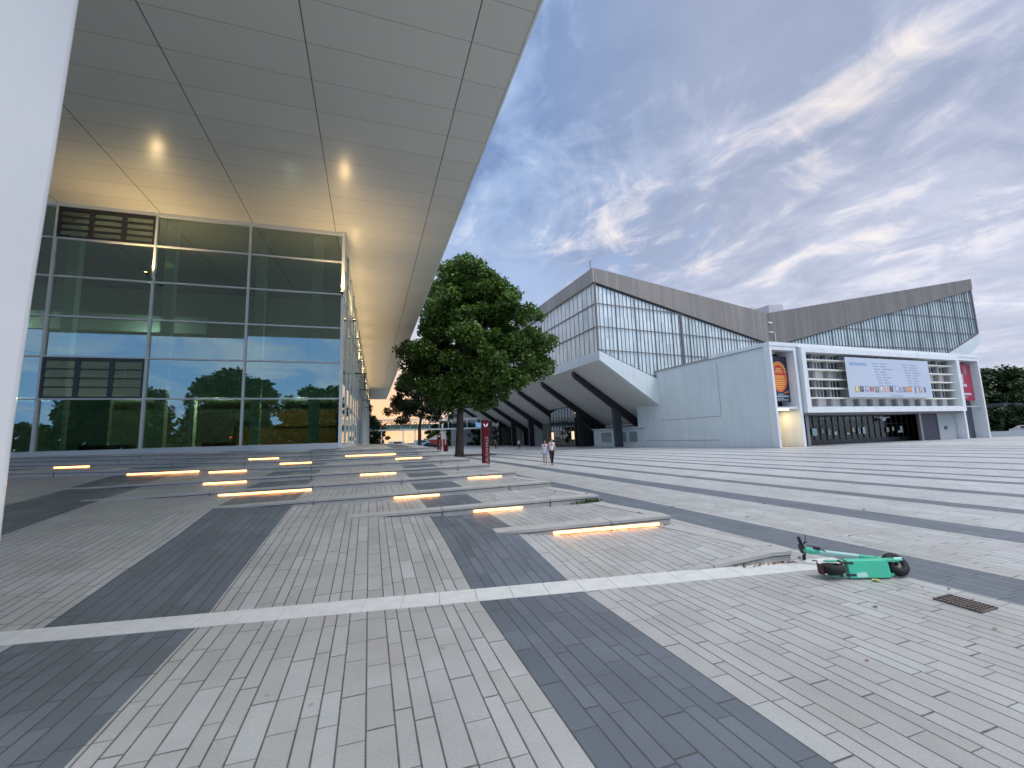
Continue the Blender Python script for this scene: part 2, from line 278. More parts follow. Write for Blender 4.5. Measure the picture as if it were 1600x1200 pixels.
# ------------------------------------------------------------------ mesh builder
class MB:
    def __init__(s): s.v=[]; s.f=[]; s.m=[]
    def poly(s, pts, mi=0):
        b=len(s.v); s.v += [tuple(p) for p in pts]; s.f.append(tuple(range(b,b+len(pts)))); s.m.append(mi)
    def hexa(s, p, mi=0):      # p: 4 bottom, 4 top
        b=len(s.v); s.v += [tuple(q) for q in p]
        for f in ((3,2,1,0),(4,5,6,7),(0,1,5,4),(1,2,6,5),(2,3,7,6),(3,0,4,7)): s.f.append(tuple(b+i for i in f)); s.m.append(mi)
    def box(s, F, a0,a1,b0,b1,z0,z1, mi=0):
        s.hexa([F(a0,b0,z0),F(a1,b0,z0),F(a1,b1,z0),F(a0,b1,z0),F(a0,b0,z1),F(a1,b0,z1),F(a1,b1,z1),F(a0,b1,z1)], mi)
    def prism(s, pts, d, mi=0):
        d=Vector(d); pts=[Vector(p) for p in pts]; k=len(pts); b=len(s.v); s.v += [tuple(p) for p in pts]+[tuple(p+d) for p in pts]
        s.f.append(tuple(range(b+k-1,b-1,-1))); s.m.append(mi); s.f.append(tuple(range(b+k,b+2*k))); s.m.append(mi)
        for i in range(k): s.f.append((b+i,b+(i+1)%k,b+k+(i+1)%k,b+k+i)); s.m.append(mi)
    def tube(s, pts, rs, n=8, mi=0, cap=True):
        pts=[Vector(p) for p in pts]; rs = rs if isinstance(rs,(list,tuple)) else [rs]*len(pts); b=len(s.v)
        for i,p in enumerate(pts):
            d = (pts[min(i+1,len(pts)-1)]-pts[max(i-1,0)]).normalized(); q = Vector((0,0,1)) if abs(d.z)<.9 else Vector((1,0,0))
            e1=d.cross(q).normalized(); e2=d.cross(e1)
            for j in range(n): t=2*math.pi*j/n; s.v.append(tuple(p+(e1*math.cos(t)+e2*math.sin(t))*rs[i]))
        for i in range(len(pts)-1):
            for j in range(n): s.f.append((b+i*n+j,b+i*n+(j+1)%n,b+(i+1)*n+(j+1)%n,b+(i+1)*n+j)); s.m.append(mi)
        if cap: s.f.append(tuple(b+j for j in range(n))); s.m.append(mi); s.f.append(tuple(b+(len(pts)-1)*n+j for j in range(n-1,-1,-1))); s.m.append(mi)
    def build(s, name, mats, parent=None, smooth=False, bevel=0, **tg):
        if not isinstance(mats,(list,tuple)): mats=[mats]
        off = Vector((0,0,0)); p = parent
        while p is not None: off += p.location; p = p.parent
        me = bpy.data.meshes.new(name); me.from_pydata([tuple(Vector(v)-off) for v in s.v], [], s.f)
        for q in mats: me.materials.append(q)
        me.polygons.foreach_set('material_index', s.m)
        if smooth: me.polygons.foreach_set('use_smooth', [True]*len(s.f))
        me.update(); o = bpy.data.objects.new(name, me); C.objects.link(o)
        if parent is not None: o.parent = parent
        if bevel:
            md=o.modifiers.new('bevel','BEVEL'); md.width=bevel; md.segments=2; md.limit_method='ANGLE'
        tag(o, **tg); return o
def tag(o, label=None, cat=None, group=None, kind=None):
    for k,v in (('label',label),('category',cat),('group',group),('kind',kind)):
        if v: o[k]=v
def thing(name, loc, label, cat, group=None):
    o = bpy.data.objects.new(name, None); o.location=Vector(loc); o.empty_display_size=.3; C.objects.link(o); tag(o,label,cat,group); return o
def frame(o, azv, azu):
    o=Vector(o); v=Vector((math.sin(R(azv)),math.cos(R(azv)),0)); u=Vector((math.sin(R(azu)),math.cos(R(azu)),0))
    return lambda a,b,z: o+v*a+u*b+Vector((0,0,z))
def text_pts(body, size, F, name, m, parent=None, rot=False, ext=.01, **tg):   # lettering as a mesh laid in a frame function F(a,z)->Vector
    cu = bpy.data.curves.new(name,'FONT'); cu.body=body; cu.size=size; cu.extrude=ext; cu.align_x='CENTER'; cu.align_y='CENTER'; cu.resolution_u=3
    o = bpy.data.objects.new(name,cu); C.objects.link(o); dg=bpy.context.evaluated_depsgraph_get(); dg.update()
    me = bpy.data.meshes.new_from_object(o.evaluated_get(dg)); C.objects.unlink(o); bpy.data.objects.remove(o)
    off=Vector((0,0,0)); p=parent
    while p is not None: off+=p.location; p=p.parent
    for v in me.vertices:
        x,y,z = v.co
        if rot: x,y = -y,x
        v.co = F(x,y,-z)-off
    me.materials.clear(); me.materials.append(m); o=bpy.data.objects.new(name,me); C.objects.link(o)
    if parent is not None: o.parent=parent
    tag(o,**tg); return o
WS = lambda w_,s_,z: Vector((WV[0]*w_-WV[1]*s_, WV[1]*w_+WV[0]*s_, z))
# ------------------------------------------------------------------ ground
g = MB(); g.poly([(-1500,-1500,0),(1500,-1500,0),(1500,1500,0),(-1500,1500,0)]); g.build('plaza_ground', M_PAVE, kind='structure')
M_GRASS = mat("park_lawn", (.05,.075,.03), .9, var=(.3,.3))
g = MB()
g.poly([(-400,200,.02),(60,185,.02),(160,100,.02),(400,40,.02),(900,900,.02),(-400,900,.02)])
g.build('park_lawn', M_GRASS, kind='structure')
# ------------------------------------------------------------------ terrace: shallow steps that fade into a ramp on the left
KAZ=[80,76,73,71,70,69,69,70,71,72]; A0K=[1.5,3.3,5.4,8.0,11.0,12.5,40,40,40,40]; EK=[0,0,0,0,0,0,.03,.03,.022,.016]
RISE=.15
def Oz(k): return Vector((3.8-.942*(k-1), 6.25+1.978*(k-1), 0))
def line(k,a):
    az=R(KAZ[k-1]); return Oz(k)-Vector((math.sin(az),math.cos(az),0))*a
def riser(k,a):
    a0=A0K[k-1]; 
    if k==1: return .13*max(0,min(1,(a0-a)/a0*1.25))
    return RISE*max(0,min(1,(a0-a)/(.36*a0)))
DR=[0,.013,.013,.011,.008,.005,0,0,0,0]
def nose0(k,a):
    if k==1: return riser(1,a)+.004
    return RISE*k-DR[k-1]*min(a,12)+min(.35,EK[k-1]*max(0,a-7))
def nose(k,a):                       # where a riser has run out the paving is one smooth ramp up to the next riser
    if k==1 or a<=A0K[k-1]: return nose0(k,a)
    K=min(j for j in range(2,11) if A0K[j-1]>a); zr=(nose0(K,a)-riser(K,a))*(k-1)/(K-1); t_=min(1,(a-A0K[k-1])/1.2)
    return nose0(k,a)*(1-t_)+zr*t_
def base(k,a): return nose(k,a)-riser(k,a)
AS=sorted(set([0,.3,.75,1.2,1.5,1.9,2.1,2.5,2.9,3.3,3.5,4,4.5,5,5.4,5.8,6.6,7,7.5,8,8.6,9.2,10,11,11.6,12.2,12.5,13.1,13.7,14,16,20,26,34]))
t=MB()
for k in range(1,10):
    for a,b in zip(AS[:-1],AS[1:]):
        P=lambda kk,aa,zz: line(kk,aa)+Vector((0,0,zz))
        t.poly([P(k,b,nose(k,b)),P(k,a,nose(k,a)),P(k+1,a,base(k+1,a)),P(k+1,b,base(k+1,b))])
    t.poly([line(k,0)+Vector((0,0,0)),line(k+1,0)+Vector((0,0,0)),line(k+1,0)+Vector((0,0,base(k+1,0))),line(k,0)+Vector((0,0,nose(k,0)))],1)
for a,b in zip(AS[:-1],AS[1:]):      # plateau up to and under the foyer
    la,lb=line(10,a),line(10,b); da=Vector((-.3173,.9483,0))
    fa,fb=la+da*9+Vector((0,0,1.62)),lb+da*9+Vector((0,0,1.62)); ea,eb=la+da*125+Vector((0,0,1.60)),lb+da*125+Vector((0,0,1.60))
    t.poly([lb+Vector((0,0,nose(10,b))),la+Vector((0,0,nose(10,a))),fa,fb]); t.poly([fb,fa,ea,eb])
la=line(10,0); da=Vector((-.3173,.9483,0)); t.poly([la,la+da*125,la+da*125+Vector((0,0,1.6)),la+da*9+Vector((0,0,1.62)),la+Vector((0,0,1.5))],1)
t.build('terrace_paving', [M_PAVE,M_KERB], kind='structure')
for k in range(1,11):                # kerb stones: riser face and a pale strip on top, plus the pale strip down the open end
    kb=MB(); a0=A0K[k-1]; az=R(KAZ[k-1]); back=Vector((-math.cos(az),math.sin(az),0))
    aa=[a for a in AS if a<min(a0,20)]+[min(a0,20)]
    for a,b in zip(aa[:-1],aa[1:]):
        n0,n1=nose(k,a),nose(k,b); b0,b1=base(k,a)-.02,base(k,b)-.02; A=line(k,a); B=line(k,b); f=-back*.012; w_=.32 if k>1 else .22; c0=max(b0,n0-.042); c1=max(b1,n1-.042); g_=-back*.034
        kb.hexa([B+f+Vector((0,0,b1)),A+f+Vector((0,0,b0)),A+back*w_+Vector((0,0,b0)),B+back*w_+Vector((0,0,b1)),B+f+Vector((0,0,c1-.006)),A+f+Vector((0,0,c0-.006)),A+back*w_+Vector((0,0,c0-.006)),B+back*w_+Vector((0,0,c1-.006))])
        kb.hexa([B+g_+Vector((0,0,c1)),A+g_+Vector((0,0,c0)),A+back*w_+Vector((0,0,c0)),B+back*w_+Vector((0,0,c1)),B+g_+Vector((0,0,n1+.005)),A+g_+Vector((0,0,n0+.005)),A+back*w_+Vector((0,0,n0+.005)),B+back*w_+Vector((0,0,n1+.005))])
    for a,b in zip(aa[:-1],aa[1:]):      # dark strip standing in for the shadow under the nose
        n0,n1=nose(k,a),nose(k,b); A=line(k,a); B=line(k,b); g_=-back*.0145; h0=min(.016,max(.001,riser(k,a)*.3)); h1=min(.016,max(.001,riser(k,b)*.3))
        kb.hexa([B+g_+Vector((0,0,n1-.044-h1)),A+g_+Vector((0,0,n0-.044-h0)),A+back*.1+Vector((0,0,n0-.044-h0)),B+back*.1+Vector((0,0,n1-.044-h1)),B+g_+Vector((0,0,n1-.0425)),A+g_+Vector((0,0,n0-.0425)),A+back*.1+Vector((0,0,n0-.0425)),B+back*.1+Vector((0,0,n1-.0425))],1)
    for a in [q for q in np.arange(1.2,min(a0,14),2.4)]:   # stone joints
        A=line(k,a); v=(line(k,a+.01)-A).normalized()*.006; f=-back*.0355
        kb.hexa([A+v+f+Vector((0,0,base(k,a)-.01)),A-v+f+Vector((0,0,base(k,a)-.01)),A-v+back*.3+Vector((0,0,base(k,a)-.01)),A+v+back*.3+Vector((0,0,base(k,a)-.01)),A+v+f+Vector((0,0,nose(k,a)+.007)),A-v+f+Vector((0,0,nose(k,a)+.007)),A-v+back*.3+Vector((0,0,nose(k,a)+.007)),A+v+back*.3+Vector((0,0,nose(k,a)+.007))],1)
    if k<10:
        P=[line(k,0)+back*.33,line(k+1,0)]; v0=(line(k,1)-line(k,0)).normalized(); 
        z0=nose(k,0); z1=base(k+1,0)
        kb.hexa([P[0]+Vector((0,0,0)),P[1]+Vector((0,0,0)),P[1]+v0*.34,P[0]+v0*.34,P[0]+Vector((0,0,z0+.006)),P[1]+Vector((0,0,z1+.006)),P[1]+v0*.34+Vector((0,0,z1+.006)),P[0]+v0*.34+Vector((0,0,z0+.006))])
    kb.build('step_kerb', [M_KERB,M_JOINT_SHADE], kind='structure')
# white tactile strip on the square in front of the first step
sb=MB(); az=R(80.4); v=Vector((math.sin(az),math.cos(az),0)); f=Vector((math.cos(az),-math.sin(az),0)); o=Vector((3.9,6.27,0))
a=-.55
while a<11.5:
    L_=.415; p0=o-v*a+f*.02; p1=o-v*(a+L_)+f*.02; w_=.41
    sb.hexa([p1+f*w_,p0+f*w_,p0,p1,p1+f*w_+Vector((0,0,.005)),p0+f*w_+Vector((0,0,.005)),p0+Vector((0,0,.005)),p1+Vector((0,0,.005))]); a+=L_+.006
sb.build('white_paving_strip', M_STRIP, kind='structure')
# ------------------------------------------------------------------ LED strips let into the risers
LST=[(2,2.29,.26,'long warm light bar in the second step, nearest to the green scooter'),(3,2.94,1.86,'warm light bar in the third step, just behind the nearest long bar'),(4,4.19,3.09,'warm light bar in the fourth step, over the dark paving band'),
(5,8.21,6.02,'longest warm light bar at left, low above the wide dark paving band'),(6,4.53,3.39,'short warm light bar in the middle step left of the pylon rows'),(5,1.59,.5,'warm light bar nearest the open ends of the steps, below the red pylon'),
(9,4.52,2.22,'long warm light bar on the top step by the glass corner'),(8,2.61,1.47,'short warm light bar just right of the topmost long bar'),(6,8.91,7.81,'lower of the two short warm bars stacked above the long left bar'),
(7,9.16,8.06,'upper of the two short warm bars stacked above the long left bar'),(7,11.39,9.45,'long warm light bar on the paving below the louvred window'),(8,14.2,13.23,'leftmost warm light bar, close to the white pillar'),
(9,8.53,7.34,'short warm light bar highest up, near the foot of the glass front'),(8,7.15,5.99,'short warm light bar just below and right of the highest one')]
for k,a1,a2,lab in LST:
    az=R(KAZ[k-1]); back=Vector((-math.cos(az),math.sin(az),0)); am=(a1+a2)/2; hh=riser(k,am); zb=base(k,am)+.022; P=lambda a,d,z: line(k,a)-back*d+Vector((0,0,z))
    L=thing('step_light', P(am,.02,zb), lab, 'step light', 'light bars let into the steps'); h_=.048
    m1=MB(); m1.hexa([P(a1,.045,zb),P(a2,.045,zb),P(a2,.016,zb),P(a1,.016,zb),P(a1,.040,zb+h_),P(a2,.040,zb+h_),P(a2,.016,zb+h_),P(a1,.016,zb+h_)]); m1.build('diffuser', M_LAMP, L)
    m2=MB(); m2.hexa([P(a1+.03,.05,zb+h_+.002),P(a2-.03,.05,zb+h_+.002),P(a2-.03,.016,zb+h_+.002),P(a1+.03,.016,zb+h_+.002),P(a1+.03,.05,zb+h_+.012),P(a2-.03,.05,zb+h_+.012),P(a2-.03,.016,zb+h_+.012),P(a1+.03,.016,zb+h_+.012)]); m2.build('housing', M_KERB, L)
# ------------------------------------------------------------------ foyer building at left
LB=thing('foyer_building', (-10.61,26.37,0), 'glass fronted foyer hall under a huge pale flat canopy at the left', 'building')
F=frame((-10.61,26.37,0),72.5,-17.5); H=15.4
ML=[0,-5.30,-10.04,-14.56,-19.2,-23.9,-28.6,-33.3]; TR=[1.75,4.6,6.85,9.05,11.25,13.4,15.25]
m=MB(); m.prism([WS(-60,-2.2,H),WS(4.95,-2.2,H),WS(4.95,140,H),WS(-60,140,H)],(0,0,.7)); m.build('canopy_roof', M_SOFF, LB)
m=MB(); m.prism([WS(4.953,-2.2,H-.03),WS(5.03,-2.2,H-.03),WS(5.03,140,H-.03),WS(4.953,140,H-.03)],(0,0,.78)); m.prism([WS(-60,-2.203,H-.03),WS(4.95,-2.203,H-.03),WS(4.95,-2.29,H-.03),WS(-60,-2.29,H-.03)],(0,0,.78)); m.build('canopy_edge', M_WHITE, LB)
fr=MB()
for i,a in enumerate(ML[1:]): fr.box(F,a-.05,a+.05,-.14,.10,1.9,15.2)
fr.build('mullions', M_FACADEW, LB)
fr=MB(); fr.box(F,-.09,.09,-.16,.12,1.6,15.399); fr.build('corner_post', M_WHITE, LB)
for i,z in enumerate(TR):
    if i==0: fr=MB(); fr.box(F,-40,-.09,-.15,.1,1.55,1.9); fr.build('sill', M_FACADEW, LB)
    elif i==6: fr=MB(); fr.box(F,-40,-.09,-.13,.1,15.2,15.398); fr.build('head_rail', M_FACADEW, LB)
    else:
        fr=MB()
        for j in range(len(ML)-1): fr.box(F,ML[j+1]+.05,ML[j]-(.09 if j==0 else .05),-.10,.05,z-.04,z+.04)
        fr.build('transom', M_FACADEW, LB)
zz_=[1.9]+TR[1:6]+[15.2]
LOUV={(2,5),(2,1)}
for j in range(5):
    for i in range(6):
        if (j,i) in LOUV: continue
        a0_,a1_=ML[j+1]+.05,ML[j]-.05; z0_,z1_=zz_[i]+.03,zz_[i+1]-.03; tx,tz=[random.uniform(-.010,.010) for _ in range(2)]
        m=MB(); m.hexa([F(a0_,.0-tx,z0_),F(a1_,.0+tx,z0_),F(a1_,.02+tx,z0_),F(a0_,.02-tx,z0_),F(a0_,-tx+tz,z1_),F(a1_,tx+tz,z1_),F(a1_,.02+tx+tz,z1_),F(a0_,.02-tx+tz,z1_)]); m.build('glass_pane', G_FRONT, LB)
for (j,i),lb in zip(sorted(LOUV),('dark louvre window in the second row from the bottom','dark louvre window at the top under the canopy')):
    a0_,a1_=ML[j+1]+.06,ML[j]-.06; z0_,z1_=zz_[i]+.04,zz_[i+1]-.04
    m=MB(); w3=(a1_-a0_)/3
    m.box(F,a0_,a1_,-.12,-.02,z0_,z0_+.09); m.box(F,a0_,a1_,-.12,-.02,z1_-.09,z1_)
    for q in range(4): x=a0_+w3*q; m.box(F,x-(0 if q==0 else .1),x+(0 if q==3 else .1),-.13,-.015,z0_+.09,z1_-.09)
    o=m.build('louvre_window', M_DARK, LB, label=lb)
    m=MB()
    for q in range(3):
        for s_ in range(4):
            za=z0_+.12+(z1_-z0_-.24)*s_/4; zc=z0_+.12+(z1_-z0_-.24)*(s_+1)/4; x0=a0_+w3*q+.1; x1=a0_+w3*(q+1)-.1
            m.hexa([F(x0,-.10,za+.03),F(x1,-.10,za+.03),F(x1,-.085,za+.03),F(x0,-.085,za+.03),F(x0,-.05,zc-.02),F(x1,-.05,zc-.02),F(x1,-.035,zc-.02),F(x0,-.035,zc-.02)],0)
            m.box(F,x0,x1,-.12,-.06,zc-.04,zc+.01,1)
    m.build('slats', [G_FRONT,M_DARK], o)
# side wall of the foyer
m=MB(); SB=[4.2*i for i in range(0,24)]
for b in SB[1:]: m.box(F,-.12,.07,b-.04,b+.04,1.6,15.39)
for z in TR[1:6]: m.box(F,-.05,.045,.15,96,z-.03,z+.03)
m.box(F,-.12,.1,.13,96,1.5,1.82); m.build('side_mullions', M_FACADEW, LB)
for b0,b1 in zip(SB[:-1],SB[1:]):
    m=MB(); m.box(F,-.02,.0,b0+.14 if b0==0 else b0+.05,b1-.05,1.83,15.35); m.build('side_glazing', G_SIDE, LB)
m=MB(); m.box(F,-.2,.15,96.05,96.5,1.55,15.38); m.build('end_post', M_DARK, LB)
for b,z in ((14,8.3),(26,8.2),(38,8.1),(52,8.1)):
    m=MB(); m.box(F,.05,1.15,b-.06,b+.06,z,z+.10); m.box(F,.95,1.05,b-.03,b+.03,z-1.6,z); m.build('banner_bracket', M_DARK, LB)
# interior
m=MB(); m.box(F,-40,-.3,.25,70,1.5,1.66); m.build('interior_floor', M_INTF, LB)
m=MB(); m.box(F,-40,-.3,14,14.3,1.66,15.3); m.box(F,-40.3,-40,.3,14.3,1.66,15.3); m.build('interior_back_wall', M_INTW, LB)
m=MB(); m.box(F,-40,-.4,.3,14,15.2,15.37); m.box(F,-40,-9,5,14,9.6,9.9); m.build('interior_ceiling', M_INTD, LB)
m=MB(); m.box(F,-40,-.8,3.2,14,5.1,5.9); m.build('gallery_floor', M_INTW, LB)
m=MB(); m.box(F,-40,-9,4.9,5.0,9.5,10.6); m.box(F,-40,-.8,3.1,3.2,5.0,5.95); m.build('gallery_front', M_INTC, LB)
m=MB()
for z in (6.3,6.65,7.0): m.box(F,-40,-.8,3.14,3.17,z,z+.035)
for i in range(14): m.box(F,-.9-2.9*i,-.86-2.9*i,3.13,3.18,5.9,7.05)
m.build('gallery_railing', M_FACADEW, LB)
for a in ML[1:6]:
    m=MB(); m.box(F,a+.25,a+.75,.55,1.0,1.66,15.2); m.build('inner_column', M_INTC, LB)
m=MB(); m.box(F,-1.9,-1.3,.6,1.0,1.66,15.2); m.build('inner_column', M_INTC, LB)
m=MB(); m.box(F,-15.3,-12.6,2.2,2.5,1.66,4.9); m.build('partition_wall', M_INTW, LB)
m=MB(); m.box(F,-13.4,-11.1,1.3,1.9,1.66,2.15); m.build('reception_bench', M_DARK, LB)
m=MB(); m.box(F,-10.2,-1.0,9.0,9.2,1.66,3.3); m.box(F,-5.3,-1,8.6,8.9,3.3,4.6); m.build('ochre_counter', M_OCHRE, LB)
m=MB(); m.box(F,-12.5,-8,8.4,8.6,2.2,4.4); m.build('dark_cabinet', M_INTD, LB)
m=MB(); m.box(F,-9.4,-8.9,3.5,4.0,1.66,5.1); m.build('inner_column', M_INTC, LB)
EXG=emis("exit_sign_green",(.25,1,.6),3); M_TAIL=emis("red_indicator",(1,.05,.05),4)
for a,b,z in ((-6.35,7.5,3.75),(-2.4,8.2,4.1)):
    m=MB(); m.box(F,a-.2,a+.2,b,b+.04,z-.08,z+.08); m.build('exit_sign', EXG, LB)
for a,z in ((-6.2,2.72),(-6.0,2.72),(-7.8,2.5)): m=MB(); m.box(F,a,a+.1,6.8,6.9,z,z+.08); m.build('red_indicator_lamp', M_TAIL, LB)
def plight(name, loc, e, col, r=.1, typ='POINT', spot=None, rot=None):
    l=bpy.data.lights.new(name,typ); l.energy=e; l.color=col; l.shadow_soft_size=r
    if spot: l.spot_size=R(spot); l.spot_blend=.6
    o=bpy.data.objects.new(name,l); o.location=Vector(loc)-LB.location; C.objects.link(o); o.parent=LB
    if rot: o.rotation_euler=rot
    return o
for a in (-3,-8,-13,-18): plight('gallery_lamp', F(a,5,4.6), 190, (1,.84,.60), .01).data.specular_factor=0
for a in (-4,-12,-19): plight('hall_fill', F(a,4,9.0), 110, (1,1,.95), .01).data.specular_factor=0  # unseen fill lights, added so the inner columns show
# uplights on the facade
for i,(a,b,z) in enumerate([(-10.04,-.85,11.5),(0.0,-.75,11.2)]+[(.34,7+6.0*j,11.6) for j in range(13)]):
    m=MB(); m.box(F,a-.10,a+.10,b-.09,b+.09,z-.12,z); m.box(F,a-.03 if b<0 else a-.3,a+.03,b-.02,-.1 if b<0 else b+.02,z-.16,z-.125); o=m.build('uplight', M_DARK, LB)
    m=MB(); m.box(F,a-.07,a+.07,b-.06,b+.06,z+.002,z+.02); m.build('lens', M_UP, o)
    plight('uplight_beam', F(a,b,z+.08), 430 if i<2 else 300, (1,.68,.31), .09, 'SPOT', 140, (math.pi,0,0))
# pillar carrying the canopy
m=MB(); pts=[]
w0,w1,s0,s1,rr=-3.75,-2.30,2.55,4.15,.16
for cx,cy,t0 in ((w1-rr,s1-rr,0),(w0+rr,s1-rr,90),(w0+rr,s0+rr,180),(w1-rr,s0+rr,270)):
    for j in range(7): t_=R(t0+15*j); pts.append((cx+rr*math.cos(t_),cy+rr*math.sin(t_)))
nb=len(pts); zs=[(0,-.06),(1,-.11),(2,-.11),(3,-.09),(4.2,-.05),(6,0),(15.4,0)]
for z,dw in zs: m.v += [tuple(WS(p[0]+dw,p[1],z)) for p in pts]
for j in range(len(zs)-1):
    for i in range(nb): m.f.append((j*nb+i,j*nb+(i+1)%nb,(j+1)*nb+(i+1)%nb,(j+1)*nb+i)); m.m.append(0)
m.build('canopy_pillar', M_PILLAR, LB, smooth=False, label='broad white pillar with rounded corners beside the camera')
# ------------------------------------------------------------------ arena hall
AR=thing('arena_hall', (25.84,65.16,0), 'white concert arena with butterfly roof, raised glass stand and black slanted struts', 'building')
A0_=Vector((25.84,65.16,0)); AZU=-20.7
FA=frame(A0_,65.5,AZU); vL=Vector((math.sin(R(65.5)),math.cos(R(65.5)),0)); uA=Vector((math.sin(R(AZU)),math.cos(R(AZU)),0))
pv=A0_+vL*21.5; FR=frame(pv,76,AZU); vR=Vector((math.sin(R(76)),math.cos(R(76)),0)); DEP=96
# left wing front: glazing polygon, then fascia
m=MB(); m.prism([FA(-15,0,13.75),FA(1.0,0,7.85),FA(21.5,0,7.85),FA(21.5,0,17.0),FA(-15,0,23.6)], uA*.2); m.build('front_glazing', M_REED, AR)
m=MB(); m.prism([FA(-15.1,-.35,23.55),FA(21.4,-.35,16.95),FA(21.4,-.35,22.5),FA(-15.1,-.35,25.65)], uA*1.2); m.build('roof_fascia', M_FASC, AR)
m=MB(); m.prism([FA(-15.12,-.15,23.50),FA(21.4,-.15,16.9),FA(21.4,-.15,16.72),FA(-15.12,-.15,23.3)], uA*.3); m.build('fascia_shadow_gap', M_BLACK, AR)
m=MB()
def topL(a): return 23.6+(17.0-23.6)*(a+15)/36.5
def botL(a): return max(7.85, 13.75+(7.85-13.75)*(a+15)/16)
a=-14.4
i=1
while a<21:
    wd=.024 if i%5 else .075; m.box(FA,a-wd,a+wd,-.10 if i%5 else -.13,0,botL(a),topL(a)-.05); a+=.71; i+=1
for z in (10.45,13.8,17.15,20.5):
    aL=-15 if z>=13.75 else -15+16*(13.75-z)/5.9; aR=min(21.4,-15+36.5*(23.6-z)/6.6)
    m.box(FA,aL,aR,-.17,-.131,z-.07,z+.07)
m.box(FA,-15.15,-14.9,-.2,-.01,13.7,23.55); m.box(FA,.75,1.15,-.22,-.01,7.9,20.3)
m.prism([FA(-15,-.18,13.80),FA(1.0,-.18,7.95),FA(1.0,-.18,7.80),FA(-15,-.18,13.62)], uA*.16)
m.build('front_glazing_bars', M_GBAR, AR)
# slab: sloped white edge with block at the foot
m=MB(); m.prism([FA(-15.05,-.3,13.65),FA(-15.05,-.3,12.35),FA(-1.0,-.3,3.7),FA(-1.0,-.3,.0),FA(1.3,-.3,0),FA(1.3,-.3,7.75),FA(1.0,-.3,7.8)], uA*.9); m.build('stand_edge_slab', M_RENDER, AR)
m=MB(); m.box(FA,-1.02,1.32,-.32,.1,3.66,3.72); m.build('edge_joint', M_UNDER, AR)
m=MB(); m.prism([FA(-15,.6,12.35),FA(-1.0,.6,3.7),FA(-1.0,.6,4.3),FA(-15,.6,12.95)], uA*(DEP-1)); m.build('stand_underside', M_UNDER, AR)
m=MB(); m.prism([FA(-15.05,.6,12.35),FA(-15.05,.6,13.65),FA(-14.7,.6,13.65),FA(-14.7,.6,12.5)], uA*(DEP-1)); m.build('side_edge_slab', M_RENDER, AR)
m=MB(); m.prism([FA(-15,.2,13.65),FA(-14.8,.2,13.65),FA(-14.8,.2,23.55),FA(-15,.2,23.55)], uA*(DEP-.4)); m.build('side_glazing', M_REEDS, AR)
m=MB(); m.prism([FA(-15.4,-.3,23.55),FA(-14.5,-.3,23.55),FA(-14.5,-.3,25.65),FA(-15.4,-.3,25.65)], uA*(DEP)); m.build('side_fascia', M_FASCS, AR)
m=MB(); b=.9; i=1
while b<DEP: m.box(FA,-15.05,-15.0,b-.03,b+.03,13.7,23.5); b+=1.35; i+=1
for z in (17.15,20.5): m.box(FA,-15.16,-15.101,.2,DEP,z-.07,z+.07)
m.build('side_glazing_bars', M_GBAR, AR)
for j,b in enumerate([8+12*i for i in range(7)]):
    m=MB(); d=Vector((0,0,0)); m.prism([FA(-14.6,b,12.05),FA(-.4,b,3.30),FA(-.4,b,1.9+.9),FA(-2.0,b,2.8),FA(-14.2,b,11.0),FA(-14.6,b,11.5)], uA*.75); m.build('strut_beam', M_BLACK, AR)
    m=MB(); m.hexa([FA(-7.0,b+.02,0),FA(-5.75,b+.02,0),FA(-5.75,b+.72,0),FA(-7.0,b+.72,0),FA(-7.25,b+.02,6.4),FA(-5.85,b+.02,5.6),FA(-5.85,b+.72,5.6),FA(-7.25,b+.72,6.4)]); m.build('stand_column', M_BLACK if j else mat('column_slate',(.045,.05,.065),.5), AR)
# walls under the stand
m=MB(); m.box(FA,-1.0,-.7,.6,DEP,0,3.68); m.build('undercroft_wall', M_RENDERG, AR)
m=MB()
for i in range(4): m.box(FA,-1.06,-1.0,.75+.35*i,.87+.35*i,2.75,3.35)
m.build('wall_vents', M_UNDER, AR)
bw=MB(); bw.box(FA,-5.0,-1.9,3.2,18.2,0,2.95); bo=bw.build('ticket_office', M_RENDER, AR)
m=MB(); m.box(FA,-5.3,-1.5,3.0,18.4,2.96,3.12); m.build('office_roof', M_WHITE, bo)
M_PALEGL=mat('pale_window_glass',(.28,.33,.33),.08,spec=.8)
for a0_,a1_,z0_,z1_,nm in ((-4.6,-3.6,.9,2.3,'window'),(-3.2,-2.3,0.05,2.2,'door')):
    m=MB(); m.box(FA,a0_,a1_,3.12,3.2,z0_,z1_); m.build('office_'+nm, M_PALEGL, bo)
for b0,b1 in ((5.2,7.2),(8.2,9.4),(12.5,15.5)):
    m=MB(); m.box(FA,-5.08,-5.0,b0,b1,.8,2.4); m.build('office_window', M_PALEGL, bo)
